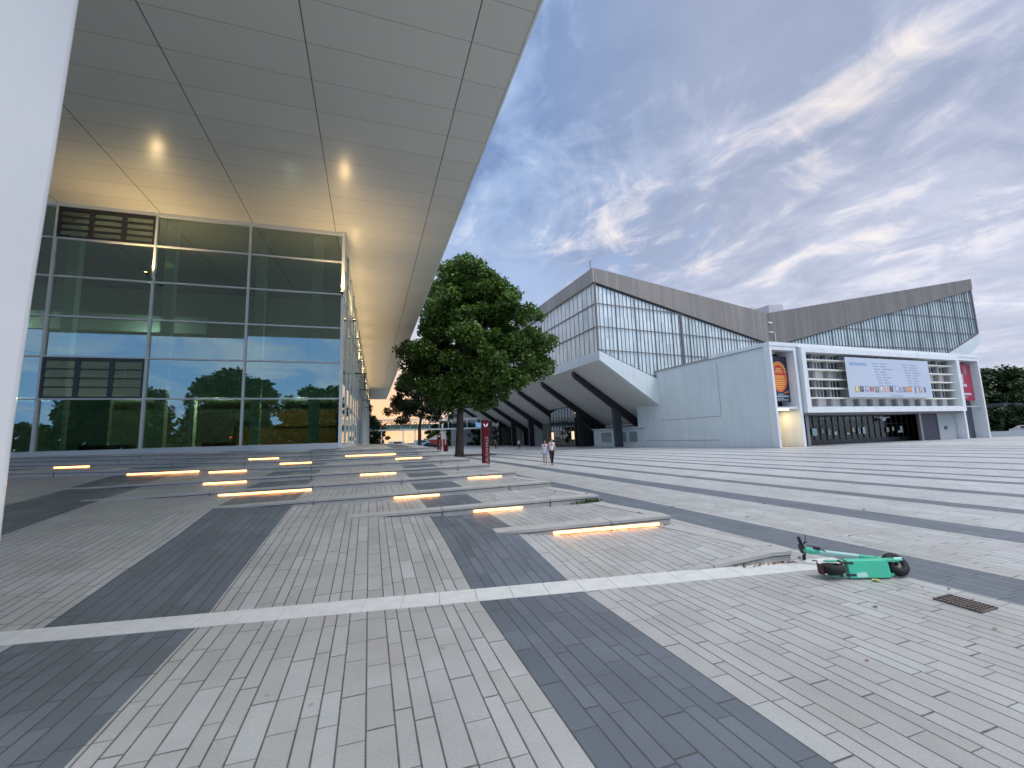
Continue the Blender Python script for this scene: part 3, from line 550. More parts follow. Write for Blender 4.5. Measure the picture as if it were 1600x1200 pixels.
# glazed lobbies below the stand
for b0,b1,a0_,top in ((20.8,31.0,-7.6,7.6),(66,78,-7.4,7.4)):
    m=MB(); m.box(FA,a0_,a0_+.04,b0,b1,0.1,top); m.box(FA,a0_,-1.2,b0,b0+.04,.1,top-2.2); o=m.build('lobby_glazing', G_LOBBY, AR)
    m=MB(); q=b0
    while q<b1+.1: m.box(FA,a0_-.06,a0_+.08,q-.04,q+.04,0,top); q+=1.27
    for z in (3.1,5.0,top): m.box(FA,a0_-.05,a0_+.07,b0,b1,z-.06,z+.06)
    q=a0_
    while q<-1.3: m.box(FA,q-.04,q+.04,b0-.06,b0,0,min(top,12.3-(q+15)*.617)-.1); q+=1.1
    m.build('lobby_frame', M_BAR, o)
    m=MB(); m.box(FA,-2.2,-1.9,b0,b1,.1,4.2); m.build('lobby_back_wall', mat('lobby_wall',(.34,.31,.26),.8,var=(1.5,.3)), o)
    m=MB(); q=a0_+1.4
    for k_ in range(9): m.box(FA,-3.1,-3.0,b0+.6+k_*1.05,b0+.95+k_*1.05,.1,5.0)
    m.build('lobby_curtains', mat('lobby_curtain',(.30,.29,.25),.8), o)
M_SPOT=emis('lobby_spot',(1,.80,.55),16); M_GLOW=emis('lobby_poster_glow',(1,.66,.42),1.1)
for a,b,z in ((-5.5,24,6.6),(-5.0,28,6.5),(-6,25,2.9),(-6,25.8,2.9),(-5.5,70,2.6)):
    m=MB(); m.box(FA,a-.1,a+.1,b-.1,b+.1,z-.08,z+.08); m.build('lobby_lamp', M_SPOT, AR)
for b in (21.4,30.2): m=MB(); m.box(FA,-7.75,-7.68,b-.45,b+.45,1.4,2.9); m.build('lit_poster_case', M_GLOW, AR)
m=MB(); m.box(FA,-6.6,-4.4,71,74,6.0,7.6); m.build('sunlit_lobby_panel', emis('emissive_sunlit_orange',(1,.55,.22),1.0), AR)  # emission imitates sunlight on the panel; no lamp here
# rest of the undercroft: dark ribbed walls
M_RIB=mat('brown_rib',(.13,.12,.10),.7)
for b0,b1 in ((31.2,44),(57,65.5),(80,94)):
    m=MB(); m.box(FA,-3.4,-3.2,b0,b1,0,5.2); o=m.build('ribbed_wall', M_UNDER, AR)
    m=MB(); q=b0
    while q<b1: m.box(FA,-3.55,-3.402,q,q+.25,0,5.15); q+=.75
    m.build('wall_ribs', M_RIB, o)
# right wing
m=MB(); m.prism([FR(0,0,10),FR(52.3,0,20.4) if False else FR(43,0,16.2),FR(52.2,0,20.5),FR(52.3,0,29.7),FR(3,0,17.0),FR(0,0,17.0)], uA*.2); m.build('right_glazing', M_REEDR, AR)
m=MB(); m.prism([FR(.0,-.35,16.9),FR(3.5,-.35,17.3),FR(52.5,-.35,29.7),FR(52.6,-.35,32.05),FR(.0,-.35,22.5)], uA*1.2); m.build('right_roof_fascia', M_FASCR, AR)
m=MB(); i=1; a=4.2
while a<52.1:
    zt=17.1+(29.7-17.1)*(a-3)/49.3; zb=11.0 if a<43 else 16.2+(20.5-16.2)*(a-43)/9.2; wd=.035 if i%5 else .10
    m.box(FR,a-wd,a+wd,-.12 if i%5 else -.16,0,zb,zt-.05); a+=.72; i+=1
for z in (17.0,20.3,23.6,26.9):
    aL=3+49.3*(z-17.1)/12.6; aR=52.2 if z>=20.5 else 43+9.2*(z-16.2)/4.3; m.box(FR,max(3.2,aL),aR,-.20,-.162,z-.08,z+.08)
m.box(FR,52.15,52.45,-.22,-.0,20.4,29.7); m.prism([FR(43,-.22,16.25),FR(52.3,-.22,20.6),FR(52.3,-.22,20.35),FR(43,-.22,16.0)], uA*.2)
m.build('right_glazing_bars', M_GBAR, AR)
m=MB(); m.prism([FR(40,-.3,13.0),FR(46.8,-.3,14.5),FR(52.45,-.3,18.6),FR(52.45,-.3,20.3),FR(43,-.3,16.1),FR(40,-.3,14.8)], uA*.9); m.build('right_stand_slab', M_RENDER, AR)
m=MB(); m.prism([FR(52.5,.6,18.6),FR(38,.6,9),FR(38,.6,10),FR(52.5,.6,20.3)], uA*(DEP-1)); m.build('right_underside', M_UNDER, AR)
m=MB(); m.prism([FR(52.5,.2,18.6),FR(52.2,.2,18.6),FR(52.2,.2,32),FR(52.5,.2,32)], uA*(DEP-1)); m.build('right_side_wall', M_REEDR, AR)
m=MB(); m.prism([FA(-15.0,.9,25.55),FA(21.5,.9,22.35),FA(21.5,.9,21.9),FA(-15.0,.9,25.1)], uA*(DEP-2)); m.prism([FR(0,.9,22.35),FR(52.4,.9,31.9),FR(52.4,.9,31.4),FR(0,.9,21.9)], uA*(DEP-2)); m.build('roof_deck', M_ROOF, AR)
for F_,q in ((FA,(-14.8,22,DEP-.8,DEP-.4,0,22)),(FA,(1.2,21,.3,.6,0,7.8)),(FR,(0,42,.5,.9,0,11))): m=MB(); m.box(F_,*q); m.build('hall_wall', M_RENDERG, AR)
# valley: downpipe, brackets
m=MB(); m.box(FA,21.3,22.6,-.5,-.36,20.6,20.9); m.box(FA,21.3,23.2,-.5,-.36,18.9,19.15); m.tube([FA(22.5,-.6,18.9),FA(22.5,-.6,17.1)],.09); m.build('valley_brackets', M_UNDER, AR)
m=MB()
for i in range(4): m.tube([FA(21.6+.55*i,3,21.8),FA(21.6+.55*i,3,24.6)],.04)
m.box(FA,21.5,23.4,2.9,3.0,24.5,24.6); m.build('roof_railing', M_UNDER, AR)
m=MB(); m.hexa([FR(4.2,3,22),FR(7.5,3,22),FR(7.5,6,22),FR(4.2,6,22),FR(4.2,3,25.2),FR(7.5,3,25.5),FR(7.5,6,25.5),FR(4.2,6,25.2)]); m.build('roof_plant_unit', mat('pink_grey_unit',(.55,.50,.52),.6,var=(.5,.1)), AR)
m=MB(); m.box(FA,17.6,19.0,3,5,22,24.4); m.build('roof_vent_box', M_UNDER, AR)
m=MB(); m.tube([FA(-15.3,.4,25.6),FA(-15.3,.4,26.9)],.05); m.tube([FA(-15.3,.4,26.8),FA(-15.0,.4,27.0)],.04); m.tube([FA(-15.5,.4,26.5),FA(-15.1,.4,26.5)],.03); m.build('roof_antenna', M_BAR, AR)
# ---- entrance box
E0=Vector((27.87,45.95,0)); FE=frame(E0,70,AZU); uE=uA
WH=M_WHITE
FA2=frame(A0_,65.5,AZU)
# side wall running back to the hall
m=MB(); m.prism([FE(-.02,.35,0),FE(.28,.35,0),FE(.28,.35,11.0),FE(-.02,.35,11.0)], uE*23.0); m.build('entrance_side_wall', M_RENDER, AR)
m=MB(); m.prism([FE(-.12,.0,11.0),FE(.2,.0,11.0),FE(.2,.0,11.2),FE(-.12,.0,11.2)], uE*23.4); m.build('wall_coping', mat('coping',(.34,.33,.30),.7), AR)
m=MB(); m.box(FE,-.04,-.022,7.5,23,.85,.95); m.box(FE,-.03,-.021,6.9,7.0,3.8,10.4); m.box(FE,-.03,-.021,7.0,18,3.75,3.85); m.build('wall_joint', M_RENDERG, AR)
m=MB()
m.box(FE,-.15,.15,-.4,.35,0,11.0)                     # left outer fin
m.box(FE,3.45,3.85,-.4,1.8,0,11.0); m.box(FE,3.5,3.8,1.8,6,0,4.1)                      # fin between bay and main block
m.box(FE,33.9,34.25,-.4,1.4,0,11.0); m.box(FE,39.0,39.3,-.4,1.4,0,11.0)
m.box(FE,-.17,39.32,-.45,8,11.0,11.4)                 # roof slab
m.box(FE,.15,3.45,-.38,.4,10.55,10.998); m.box(FE,34.25,39.0,-.38,.4,10.55,10.998)
m.build('entrance_frame', WH, AR)
m=MB()  # proud frame of the first floor bay
m.box(FE,4.1,4.75,-.8,1.6,3.65,10.95); m.box(FE,33.1,33.7,-.8,1.6,3.65,10.95); m.box(FE,4.75,33.1,-.8,1.6,10.4,10.95); m.box(FE,4.75,33.1,-.8,1.6,3.65,4.3)
m.build('window_bay_frame', WH, AR)
m=MB()
for z in (5.32,6.42,7.45,8.55,9.66): m.box(FE,4.77,33.08,-.35,.58,z-.07,z+.07)
m.build('sun_shelves', mat('shelf_cream',(.80,.78,.70),.6), AR)
m=MB(); m.box(FE,4.77,33.08,.6,.72,4.3,10.4); m.build('bay_back_wall', mat('bay_panel',(.74,.71,.67),.8,var=(.8,.1)), AR)
M_WIN=mat('dark_window_glass',(.05,.065,.07),.06,spec=.9)
for i in range(12):
    x=5.2+2.35*i
    for z0_,z1_ in ((5.42,6.35),(6.52,7.38),(8.64,9.5),(9.74,10.3)):
        if 10.9<x<25 and z0_<9: continue
        if z0_==6.52 and False: continue
        zz0={5.42:5.5,6.52:6.55,8.64:8.66,9.74:9.76}[z0_]
        m=MB(); m.box(FE,x,x+1.75,.54,.598,zz0,z1_); o=m.build('window', M_WIN, AR)
        m=MB()
        for q in (0,.58,1.16,1.72): m.box(FE,x+q,x+q+.07,.48,.539,zz0,z1_)
        m.build('frame', WH, o)
m=MB()
for i in range(12): x=4.9+2.35*i+2.0; m.box(FE,x,x+.3,.1,.595,4.3,10.38)
m.build('bay_piers', mat('bay_pier',(.30,.30,.30),.8), AR)
# left bay
m=MB(); m.box(FE,.15,3.45,1.6,1.8,4.4,10.55); m.build('left_bay_back', M_BLACK, AR)
m=MB(); m.box(FE,.15,3.45,-.2,2.7,4.12,4.35); m.build('left_bay_ceiling', M_RENDER, AR)
m=MB(); m.box(FE,.9,3.4,3.9,4.1,0,4.1); m.build('passage_wall', mat('cream_wall',(.52,.46,.34),.8,var=(.6,.08)), AR)
m=MB(); m.box(FE,.28,.9,2.8,3.0,0,4.1); m.build('passage_door', M_BAR, AR)
m=MB(); m.box(FE,.1,2.1,-.15,.05,4.0,4.1); m.build('passage_light', emis('passage_tube',(1,.80,.50),5.0), AR)
l=bpy.data.lights.new('passage_lamp','AREA'); l.energy=70; l.color=(1,.72,.34); l.size=1.6; l.size_y=.3; l.shape='RECTANGLE'; o=bpy.data.objects.new('passage_lamp',l); o.location=FE(1.8,1.5,3.95)-AR.location; o.parent=AR; C.objects.link(o)
# right bay
m=MB(); m.box(FE,34.25,39.0,1.0,1.2,0,10.55); m.build('right_bay_back', mat('slate_panel',(.07,.08,.095),.6), AR)
m=MB(); m.box(FE,34.25,39.0,-.1,.1,4.2,4.35); m.build('right_bay_rail', M_RENDERG, AR)
# ground floor
m=MB(); m.box(FE,4.0,33.9,-.35,6,3.42,3.64); m.build('entrance_soffit', mat('soffit_brown',(.20,.19,.20),.7), AR)
M_NAVP=mat('dark_navy_panel',(.03,.034,.055),.5)
for x0,x1 in ((3.86,5.3),(26.3,29.8)): m=MB(); m.box(FE,x0,x1,.6,.8,0,3.42); m.build('dark_side_panel', M_NAVP, AR)
m=MB(); m.box(FE,29.8,33.9,.5,.8,0,3.42); m.build('grey_entrance_wall', M_RENDERG, AR)
m=MB(); m.box(FE,30.9,31.15,.46,.498,1.3,1.75); m.box(FE,31.3,31.55,.46,.498,1.3,1.75); m.build('wall_plates', M_DARK, AR)
M_STG=mat('steel_grey',(.25,.26,.26),.4,.6)
for x0 in (5.3,25.8): m=MB(); m.box(FE,x0,x0+.45,.45,.75,0,3.42); m.build('steel_column', M_STG, AR)
m=MB(); m.box(FE,5.75,28.8,2.4,2.45,0.1,3.4); m.build('door_glazing', glass('door_glass',(.20,.24,.26),.02), AR)
m=MB()
for i in range(21): x=5.75+i*1.11; m.box(FE,x,x+.07,2.32,2.399,0,3.42)
for z in (.0,2.25,3.35): m.box(FE,5.75,28.8,2.30,2.318,z,z+.07)
for i in range(20): x=5.82+i*1.11; m.box(FE,x+.0,x+1.04,2.30,2.318,.07,.55)
m.build('door_frames', M_DARK, AR)
m=MB(); m.box(FE,5.5,29.5,9,9.2,0,3.4); m.box(FE,29.5,29.8,.82,9,0,3.39); m.box(FE,5.3,5.5,2.5,9,0,3.39); m.box(FE,5.3,29.5,2.5,9,3.4,3.419); m.build('foyer_inside', M_INTD, AR)
for a,z in ((12.9,3.1),(13.5,3.16),(14.1,3.12),(17.6,3.12),(18.4,3.18),(19.3,3.14)):
    m=MB(); m.box(FE,a-.08,a+.08,4.0,4.15,z-.09,z+.05); m.build('ceiling_lamp', M_SPOT, AR)
m=MB(); m.prism([FE(20.3,1.9,3.05),FE(22.6,1.9,3.05),FE(22.6,1.9,3.12),FE(20.3,1.9,3.12)],uE*.1); m.prism([FE(20.95,1.9,2.98),FE(21.45,1.9,2.6),FE(21.95,1.9,2.98)],uE*.1); m.build('hanging_sign', M_WHITE, AR)
# notices taped to the doors
pap=[mat('notice_%s'%c,b_,.7) for c,b_ in (('white',(.62,.66,.64)),('mint',(.45,.62,.58)),('tan',(.42,.34,.22)),('grey',(.30,.33,.33)),('yellow',(.62,.60,.32)))]
for i,(a,z,w_,h_,c,lab) in enumerate([(8.7,1.1,.8,.85,1,'mint notice sheet, leftmost on the entrance doors'),(10.3,1.35,.35,.5,2,'small tan notice beside the leftmost mint sheet'),(11.4,1.1,.45,.75,3,'grey notice with white footer, left half of the doors'),(12.5,1.1,.45,.4,0,'small white note right of the grey footer notice'),(14.7,1.1,.5,.2,0,'low white strip note in the middle of the doors'),(15.8,1.35,.35,.5,4,'round yellowish sticker under the second lamp group'),(16.8,1.1,.5,.8,3,'grey notice just left of the tall mint sheet'),(17.7,1.1,.5,.85,1,'tall mint sheet in the middle of the doors'),(22.3,1.2,.5,.6,3,'dull grey sheet under the hanging triangle sign'),(23.5,1.35,.3,.5,4,'bright yellow sticker right of the triangle sign'),(24.6,1.1,.6,.25,0,'white strip note near the right door jamb'),(25.1,1.1,.5,.85,1,'mint sheet, rightmost on the entrance doors')]):
    m=MB(); m.box(FE,a,a+w_,2.27,2.285,z,z+h_); o=m.build('door_notice', pap[c], None, label=lab, cat='notice', group='notices on the entrance doors')
# ---- banners
navy=mat('poster_navy',(.022,.026,.045),.5,var=(1.2,.3)); org=mat('poster_orange',(.75,.14,.035),.5,var=(1.0,.15)); yel=mat('poster_yellow',(.85,.50,.10),.5); redp=mat('poster_red',(.50,.035,.04),.5); blu=mat('poster_blue',(.03,.22,.48),.5); pale=mat('poster_pale',(.40,.46,.55),.5)
T=thing('poster_banner', FE(2.1,.4,4.9), 'tall dark banner with an orange disc in the left bay of the entrance', 'banner')
m=MB(); m.box(FE,.6,3.44,.52,.56,4.95,10.0); m.build('banner_sheet', navy, T)
def disc(cx,cz,rx,rz,b0,b1,mi,mb,n_=40): mb.prism([FE(cx+rx*math.cos(2*math.pi*i/n_),b0,cz+rz*math.sin(2*math.pi*i/n_)) for i in range(n_)], uE*(b1-b0), mi)
m=MB(); disc(2.0,7.75,1.22,1.72,.505,.515,0,m); m.build('orange_disc', org, T)
m=MB(); m.prism([FE(2.0-.95,.495,8.1),FE(2.95,.495,8.1),FE(2.65,.495,8.75),FE(2.3,.495,9.0),FE(1.7,.495,9.0),FE(1.35,.495,8.75)],uE*.008); m.box(FE,.95,3.0,.495,.503,7.95,8.06); m.build('red_arch', redp, T)
m=MB()
for i in range(11):
    t_=R(168-i*15.6); cx,cz=2.0+1.06*math.cos(t_),8.05+1.22*math.sin(t_); ux,uz=math.sin(t_),-math.cos(t_); rx_,rz_=math.cos(t_),math.sin(t_)
    c_=[(cx+ux*a_*.10+rx_*b_*.14,cz+uz*a_*.10+rz_*b_*.14) for a_,b_ in ((-1,-1),(1,-1),(1,1),(-1,1))]; m.prism([FE(p[0],.488,p[1]) for p in c_],uE*.006)
    c_=[(cx+ux*a_*.04+rx_*b_*.07,cz+uz*a_*.04+rz_*b_*.07) for a_,b_ in ((-1,-1),(1,-1),(1,1),(-1,1))]; m.prism([FE(p[0],.482,p[1]) for p in c_],uE*.005,1)
for z,x0,x1 in ((8.62,1.6,2.4),(8.42,1.5,2.5),(8.22,1.35,2.65),(7.75,1.2,2.7),(7.55,1.15,2.75),(7.3,1.1,2.85),(7.05,1.1,2.85),(6.85,1.2,2.8),(6.6,1.35,2.6),(6.4,1.6,2.4)): m.box(FE,x0,x1,.488,.494,z,z+.09)
m.build('disc_lettering', [yel,redp], T)
m=MB()
for z,x0,x1,h_ in ((9.75,.75,1.35,.10),(5.75,1.6,2.5,.09),(5.48,.9,3.2,.17),(5.30,1.5,2.4,.07),(5.20,.95,3.1,.05),(5.1,1.1,3.0,.05)): 
    x=x0
    while x<x1: q=random.uniform(.12,.3); m.box(FE,x,min(x+q,x1),.505,.515,z,z+h_); x+=q+.05
m.build('date_lettering', pale, T)
m=MB(); disc(1.12,6.0,.27,.36,.50,.512,0,m,10); m.build('blue_figure', blu, T)
m=MB(); m.prism([FE(2.55,.5,5.85),FE(3.25,.5,6.0),FE(3.3,.5,6.2),FE(2.6,.5,6.0)],uE*.01); m.build('orange_ribbon', org, T)
T=thing('programme_banner', FE(18.8,-.9,5.3), 'wide pale blue programme banner with a row of small pictures over the doors', 'banner')
m=MB(); m.box(FE,10.9,26.55,-.90,-.87,5.35,10.02); m.build('banner_sheet', mat('banner_blue',(.50,.55,.63),.55,var=(.25,.05)), T)
m=MB(); i=0
for col0 in (15.6,21.3):
    for r_ in range(9):
        z=9.35-r_*.33; x=col0+.1*r_; 
        for w1_ in (random.uniform(.6,1.2),random.uniform(.8,1.9)):
            m.box(FE,x,x+w1_,-.912,-.903,z,z+.10); x+=w1_+.35
m.build('programme_lines', mat('banner_ink',(.27,.34,.50),.6), T)
m=MB(); x=11.6
for i in range(9): m.box(FE,x,x+.26,-.912,-.903,9.1,9.42); x+=.34
m.box(FE,18.4,20.6,-.912,-.903,5.5,5.62); m.build('banner_title', mat('banner_title_blue',(.24,.36,.60),.6), T)
pc=[(.62,.45,.14),(.07,.10,.12),(.45,.38,.50),(.42,.08,.09),(.20,.24,.20),(.50,.52,.54),(.62,.32,.28),(.10,.06,.07),(.45,.50,.62),(.34,.28,.42),(.28,.22,.26),(.72,.24,.04),(.16,.16,.34),(.42,.34,.26),(.10,.10,.22)]
px=[12.0,12.85,13.8,14.65,15.55,16.35,17.25,18.2,19.3,20.1,20.9,21.8,23.05,23.9,24.95]
for i,(c,x) in enumerate(zip(pc,px)):
    m=MB(); w_=.68 if i not in (12,14) else .32; c=tuple(q*.75+.04 for q in c); m.box(FE,x,x+w_,-.915,-.903,5.95+.03*(i%4),6.62+.04*(i%3)); m.box(FE,x+w_*.3,x+w_*.7,-.922,-.916,6.05+.1*(i%3),6.6,1); o=m.build('small_picture',[mat('picture_ink',c,.6,var=(6,.35)),mat('picture_ink_light',tuple(min(1,q*1.7+.05) for q in c),.6)],T)
T=thing('red_banner', FE(36.3,.4,5.1), 'tall crimson banner with white lettering blocks in the right bay of the entrance', 'banner')
m=MB(); m.box(FE,34.7,38.4,.22,.26,5.1,10.2); m.build('banner_sheet', mat('crimson_sheet',(.30,.012,.045),.5,var=(.6,.3)), T)
m=MB(); m.box(FE,35.2,36.4,.205,.215,7.5,8.8); m.box(FE,35.2,37.0,.205,.215,7.0,7.4); m.box(FE,35.3,35.6,.205,.215,5.7,6.2); m.box(FE,35.8,37.7,.205,.215,5.85,6.15); m.box(FE,35.4,36.6,.205,.215,5.5,5.62)
m.build('white_lettering', mat('banner_grey_white',(.48,.46,.52),.6), T)
m=MB(); disc(37.0,9.2,.45,.7,.20,.212,0,m,12); m.build('portrait_patch', mat('faint_figure',(.24,.13,.12),.7), T)
# ------------------------------------------------------------------ footbridge with lettering
BR=thing('footbridge', (-30,120,0), 'white steel footbridge with glass sides and brown lettering beyond the trees', 'footbridge')
FB=frame((-30,120,0),80,-10)
m=MB(); m.box(FB,-40,21.0,-1.3,1.3,5.05,5.40); m.build('bridge_deck', M_WHITE, BR)
for b in (-1.25,1.25):
    m=MB(); m.box(FB,-40,20.6,b-.06,b+.06,8.0,8.18); m.box(FB,-40,20.6,b-.05,b+.05,7.55,7.65); m.tube([FB(20.5,b,8.09),FB(20.9,b,8.0),FB(21.1,b,7.7),FB(21.15,b,5.1),FB(21.15,b,0)],.11); m.build('top_rail', M_WHITE, BR)
    m=MB(); m.box(FB,-40,21,b-.015,b+.015,5.45,6.7); m.build('side_glass', G_RAIL, BR)
    for i in range(24):
        a=-38+2.62*i
        if a<21: m=MB(); m.box(FB,a-.05,a+.05,b-.05,b+.05,5.4,8.0); m.build('bridge_post', M_WHITE, BR)
for a in (-36.5,-15.6,-6.4,-.6,2.6,9.6,10.9):
    m=MB(); m.tube([FB(a,-1.0,0),FB(a,-1.0,5.05)],.13); m.build('bridge_leg', M_WHITE, BR)
text_pts('GRUGAPARK', 1.95, lambda x,y,z: FB(1.0+x*1.12,-1.42+z,6.55+y), 'lettering', mat('letter_ochre',(.10,.05,.015),.7), BR, ext=.04)
m=MB()
for s_ in (-1,1): m.prism([FB(-6.1+s_*q[0],-1.42,6.0+q[1]) for q in ((.08,-.1),(.55,.25),(.85,.75),(.85,1.3),(.6,1.05),(.25,.8),(.1,.4))],(0,.05,0))
m.build('leaf_emblem', mat('emblem_brown',(.16,.05,.02),.6), BR)
# ------------------------------------------------------------------ red pylons
def pylon(loc, h, w_, d_, label, letters=True, az=69):
    T=thing('sign_pylon', loc, label, 'pylon sign', 'red sign pylons'); P=frame(loc,az,az-90)
    m=MB(); m.prism([P(-w_/2,0,.12),P(w_/2,0,.0),P(w_/2,0,h),P(-w_/2,0,h)], (P(0,d_,0)-P(0,0,0))); m.build('pylon_body', M_RED, T, bevel=.01)
    m=MB(); m.box(P,w_/2-.004,w_/2+.02,.02,d_-.02,.02,h-.02); m.box(P,-w_/2,w_/2,-.01,-.002,h-.015,h-.002); m.build('edge_trim', mat('pylon_edge',(.06,.03,.07),.4), T)
    m=MB()
    for s_ in (-1,1): m.prism([P(-.0+s_*q[0]*w_*.42,-.012,h-.62*w_*1.6+q[1]*w_*.42) for q in ((.1,-.15),(.5,.1),(.8,.6),(.82,1.25),(.55,1.0),(.2,.75),(.1,.3))],(P(0,.01,0)-P(0,0,0)))
    m.build('leaf_emblem', M_SWHITE, T)
    if letters: text_pts('GRUGAHALLE', h*.095, lambda x,y,z: P(w_*.12+x,-.006+z,h*.335+y), 'lettering', mat('pylon_letter_grey',(.42,.30,.30),.6), T, rot=True, ext=.004)
    return T
pylon((-1.95,30.33,0), 3.2, .48, .30, 'tall crimson sign pylon with white leaf emblem, largest and nearest of the three')
pylon((-13.3,77.2,0), 3.2, .62, .4, 'crimson pylon between the two tree trunks', True)
T2=pylon((-23.4,108,0), 2.3, .75, .4, 'smallest and farthest crimson pylon, left of the second tree trunk', False)
m=MB(); m.box(frame((-12.4,76.8,0),69,-21),0,.75,0,.5,0,1.15); m.build('utility_cabinet', M_RED, None, label='low dark red cabinet against the foot of the middle pylon', cat='cabinet', bevel=.02)
m=MB(); P=frame((-13.1,79.5,0),69,-21); m.tube([P(0,0,0),P(0,0,4.9)],.06); m.tube([P(-.02,0,4.3),P(-.02,0,4.9),P(.25,0,5.05)],.17); m.build('lamp_post', M_WHITE, None, label='slim pale lamp post head rising behind the middle red pylon', cat='lamp post')
# ------------------------------------------------------------------ trees
def foliage(name, mt, parent, centers, leaf, n_, clip=None, squash=.75, extra=None):
    P=[]; off=Vector((0,0,0)); p=parent
    while p is not None: off+=p.location; p=p.parent
    c=np.array([q[:3] for q in centers]); r=np.array([q[3] for q in centers]); wgt=r**2.2; wgt/=wgt.sum()
    idx=RNG.choice(len(c), n_, p=wgt); d=RNG.normal(size=(n_,3)); d/=np.linalg.norm(d,axis=1)[:,None]
    rad=r[idx]*(RNG.random(n_)**.45)*(1+.18*RNG.normal(size=n_)*.5); pos=c[idx]+d*rad[:,None]*np.array([1,1,squash])
    if clip is not None: k=clip(pos); pos=pos[k]; n_=len(pos)
    # orientation: leaves roughly face up and outward
    nr=RNG.normal(size=(n_,3))*.75; nr[:,2]+=.75; nr/=np.linalg.norm(nr,axis=1)[:,None]
    t_=RNG.normal(size=(n_,3)); t_-=nr*(t_*nr).sum(1)[:,None]; t_/=np.linalg.norm(t_,axis=1)[:,None]; b_=np.cross(nr,t_)
    s_=leaf*(.65+.7*RNG.random(n_))[:,None]
    v=np.stack([pos-t_*s_*.5, pos+b_*s_*.36+nr*s_*.08, pos+t_*s_*.55, pos-b_*s_*.36+nr*s_*.08],1).reshape(-1,3)-np.array(off)
    me=bpy.data.meshes.new(name); me.vertices.add(len(v)); me.vertices.foreach_set('co', v.ravel()); me.loops.add(len(v)); me.loops.foreach_set('vertex_index', np.arange(len(v)))
    me.polygons.add(n_); me.polygons.foreach_set('loop_start', np.arange(n_)*4); me.polygons.foreach_set('loop_total', np.full(n_,4)); me.materials.append(mt); me.update(); me.validate()
    o=bpy.data.objects.new(name, me); C.objects.link(o); o.parent=parent; return o
def clumps(lobes, n_, r0, r1, shell=.72):
    out=[]; vol=np.array([l[3]*l[4]*l[5] for l in lobes],float); vol/=vol.sum()
    for i in range(n_):
        l=lobes[RNG.choice(len(lobes),p=vol)]; d=RNG.normal(size=3); d/=np.linalg.norm(d); q=shell+(1-shell)*RNG.random() if RNG.random()<.72 else RNG.random()*.8
        q*=1-.06*RNG.random(); out.append((l[0]+d[0]*l[3]*q, l[1]+d[1]*l[4]*q, l[2]+d[2]*l[5]*q, r0+(r1-r0)*RNG.random()))
    return out
def tree(loc, label, lobes, trunk_r, fork, ncl, r0, r1, nleaf, leaf, mt, clip=None, group=None, lean=(0,0), nbr=26):
    T=thing('tree', loc, label, 'tree', group); loc=Vector(loc)
    L=[(loc.x+l[0],loc.y+l[1],loc.z+l[2],l[3],l[4],l[5]) for l in lobes]; cl=clumps(L,ncl,r0,r1)
    top=max(l[2]+l[5]*.55 for l in L); cx=L[0][0]; cy=L[0][1]
    m=MB(); fk=loc+Vector((lean[0],lean[1],fork))
    m.tube([loc+Vector((0,0,-.1)),loc+Vector((0,0,.25)),loc.lerp(fk,.3),loc.lerp(fk,.7)+Vector((.05,0,0)),fk],[trunk_r*1.35,trunk_r*1.08,trunk_r*.95,trunk_r*.88,trunk_r*.8],12)
    lead=[fk,fk.lerp(Vector((cx,cy,top)),.35)+Vector((trunk_r,0,0)),fk.lerp(Vector((cx,cy,top)),.7),Vector((cx,cy,top))]; m.tube(lead,[trunk_r*.8,trunk_r*.5,trunk_r*.28,.05],8)
    tg=sorted(cl,key=lambda q:RNG.random())[:nbr]
    for q in tg:
        e=Vector(q[:3]); t0=min(.85,max(.0,(e.z-fk.z)/(top-fk.z)*.55)); i=min(2,int(t0*3)); s0=lead[i].lerp(lead[i+1],t0*3-i); mid=s0.lerp(e,.5)+Vector((random.uniform(-.3,.3),random.uniform(-.3,.3),-.06*(e-s0).length))
        rb=trunk_r*.34*(1-t0*.5); m.tube([s0,mid,e],[rb,rb*.55,.03],6,cap=False)
    m.build('trunk', M_BARK, T, smooth=True)
    foliage('crown', mt, T, cl, leaf, nleaf, clip); return T
def canclip(p): return ~((p[:,2]>14.9)&(p[:,0]*WV[0]+p[:,1]*WV[1]<5.4))
tree((-6.5,51.6,0),'large full green plane tree between the canopy and the arena',[(3.0,0,13.6,8.0,8.0,7.9),(1.2,0,17.6,5.6,5.8,5.9),(-3.4,0,14.0,4.0,4.6,3.8),(8.6,0,13.6,3.8,4.5,4.4),(2.6,0,8.6,7.2,7,3.2),(-3.4,0,10.4,3.6,4.2,4.0),(-.2,3,17.5,5.0,4.5,5.2),(2.5,0,20.5,4.6,4.5,4.0)],.50,5.0,330,.6,1.85,112000,.37,M_LEAF,canclip,group=None,lean=(.12,0),nbr=40)
tree((-21.7,99.5,0),'darker plane tree behind and left of the big one, trunk beside the far pylon',[(0.6,0,13.0,6.6,6.5,6.0),(-3.0,0,9.5,4.4,4.4,3.6),(4.5,0,9.5,4,4,3.6)],.45,5.0,120,.8,1.7,26000,.40,M_LEAFD,canclip,nbr=26)
tree((-42.5,118,0),'slim dark tree seen under the far end of the canopy',[(1.2,0,9.0,3.2,3.2,4.0),(3.5,0,7.0,2.4,2.4,2.6)],.6,5.5,50,.7,1.3,8000,.4,M_LEAFD,None,nbr=12)
tree((-46.5,112,0),'dark tree behind the glass corner of the foyer',[(0,0,8.5,3.2,3.2,4.2)],.35,4.5,40,.7,1.3,7000,.4,M_LEAFD,None,nbr=10)
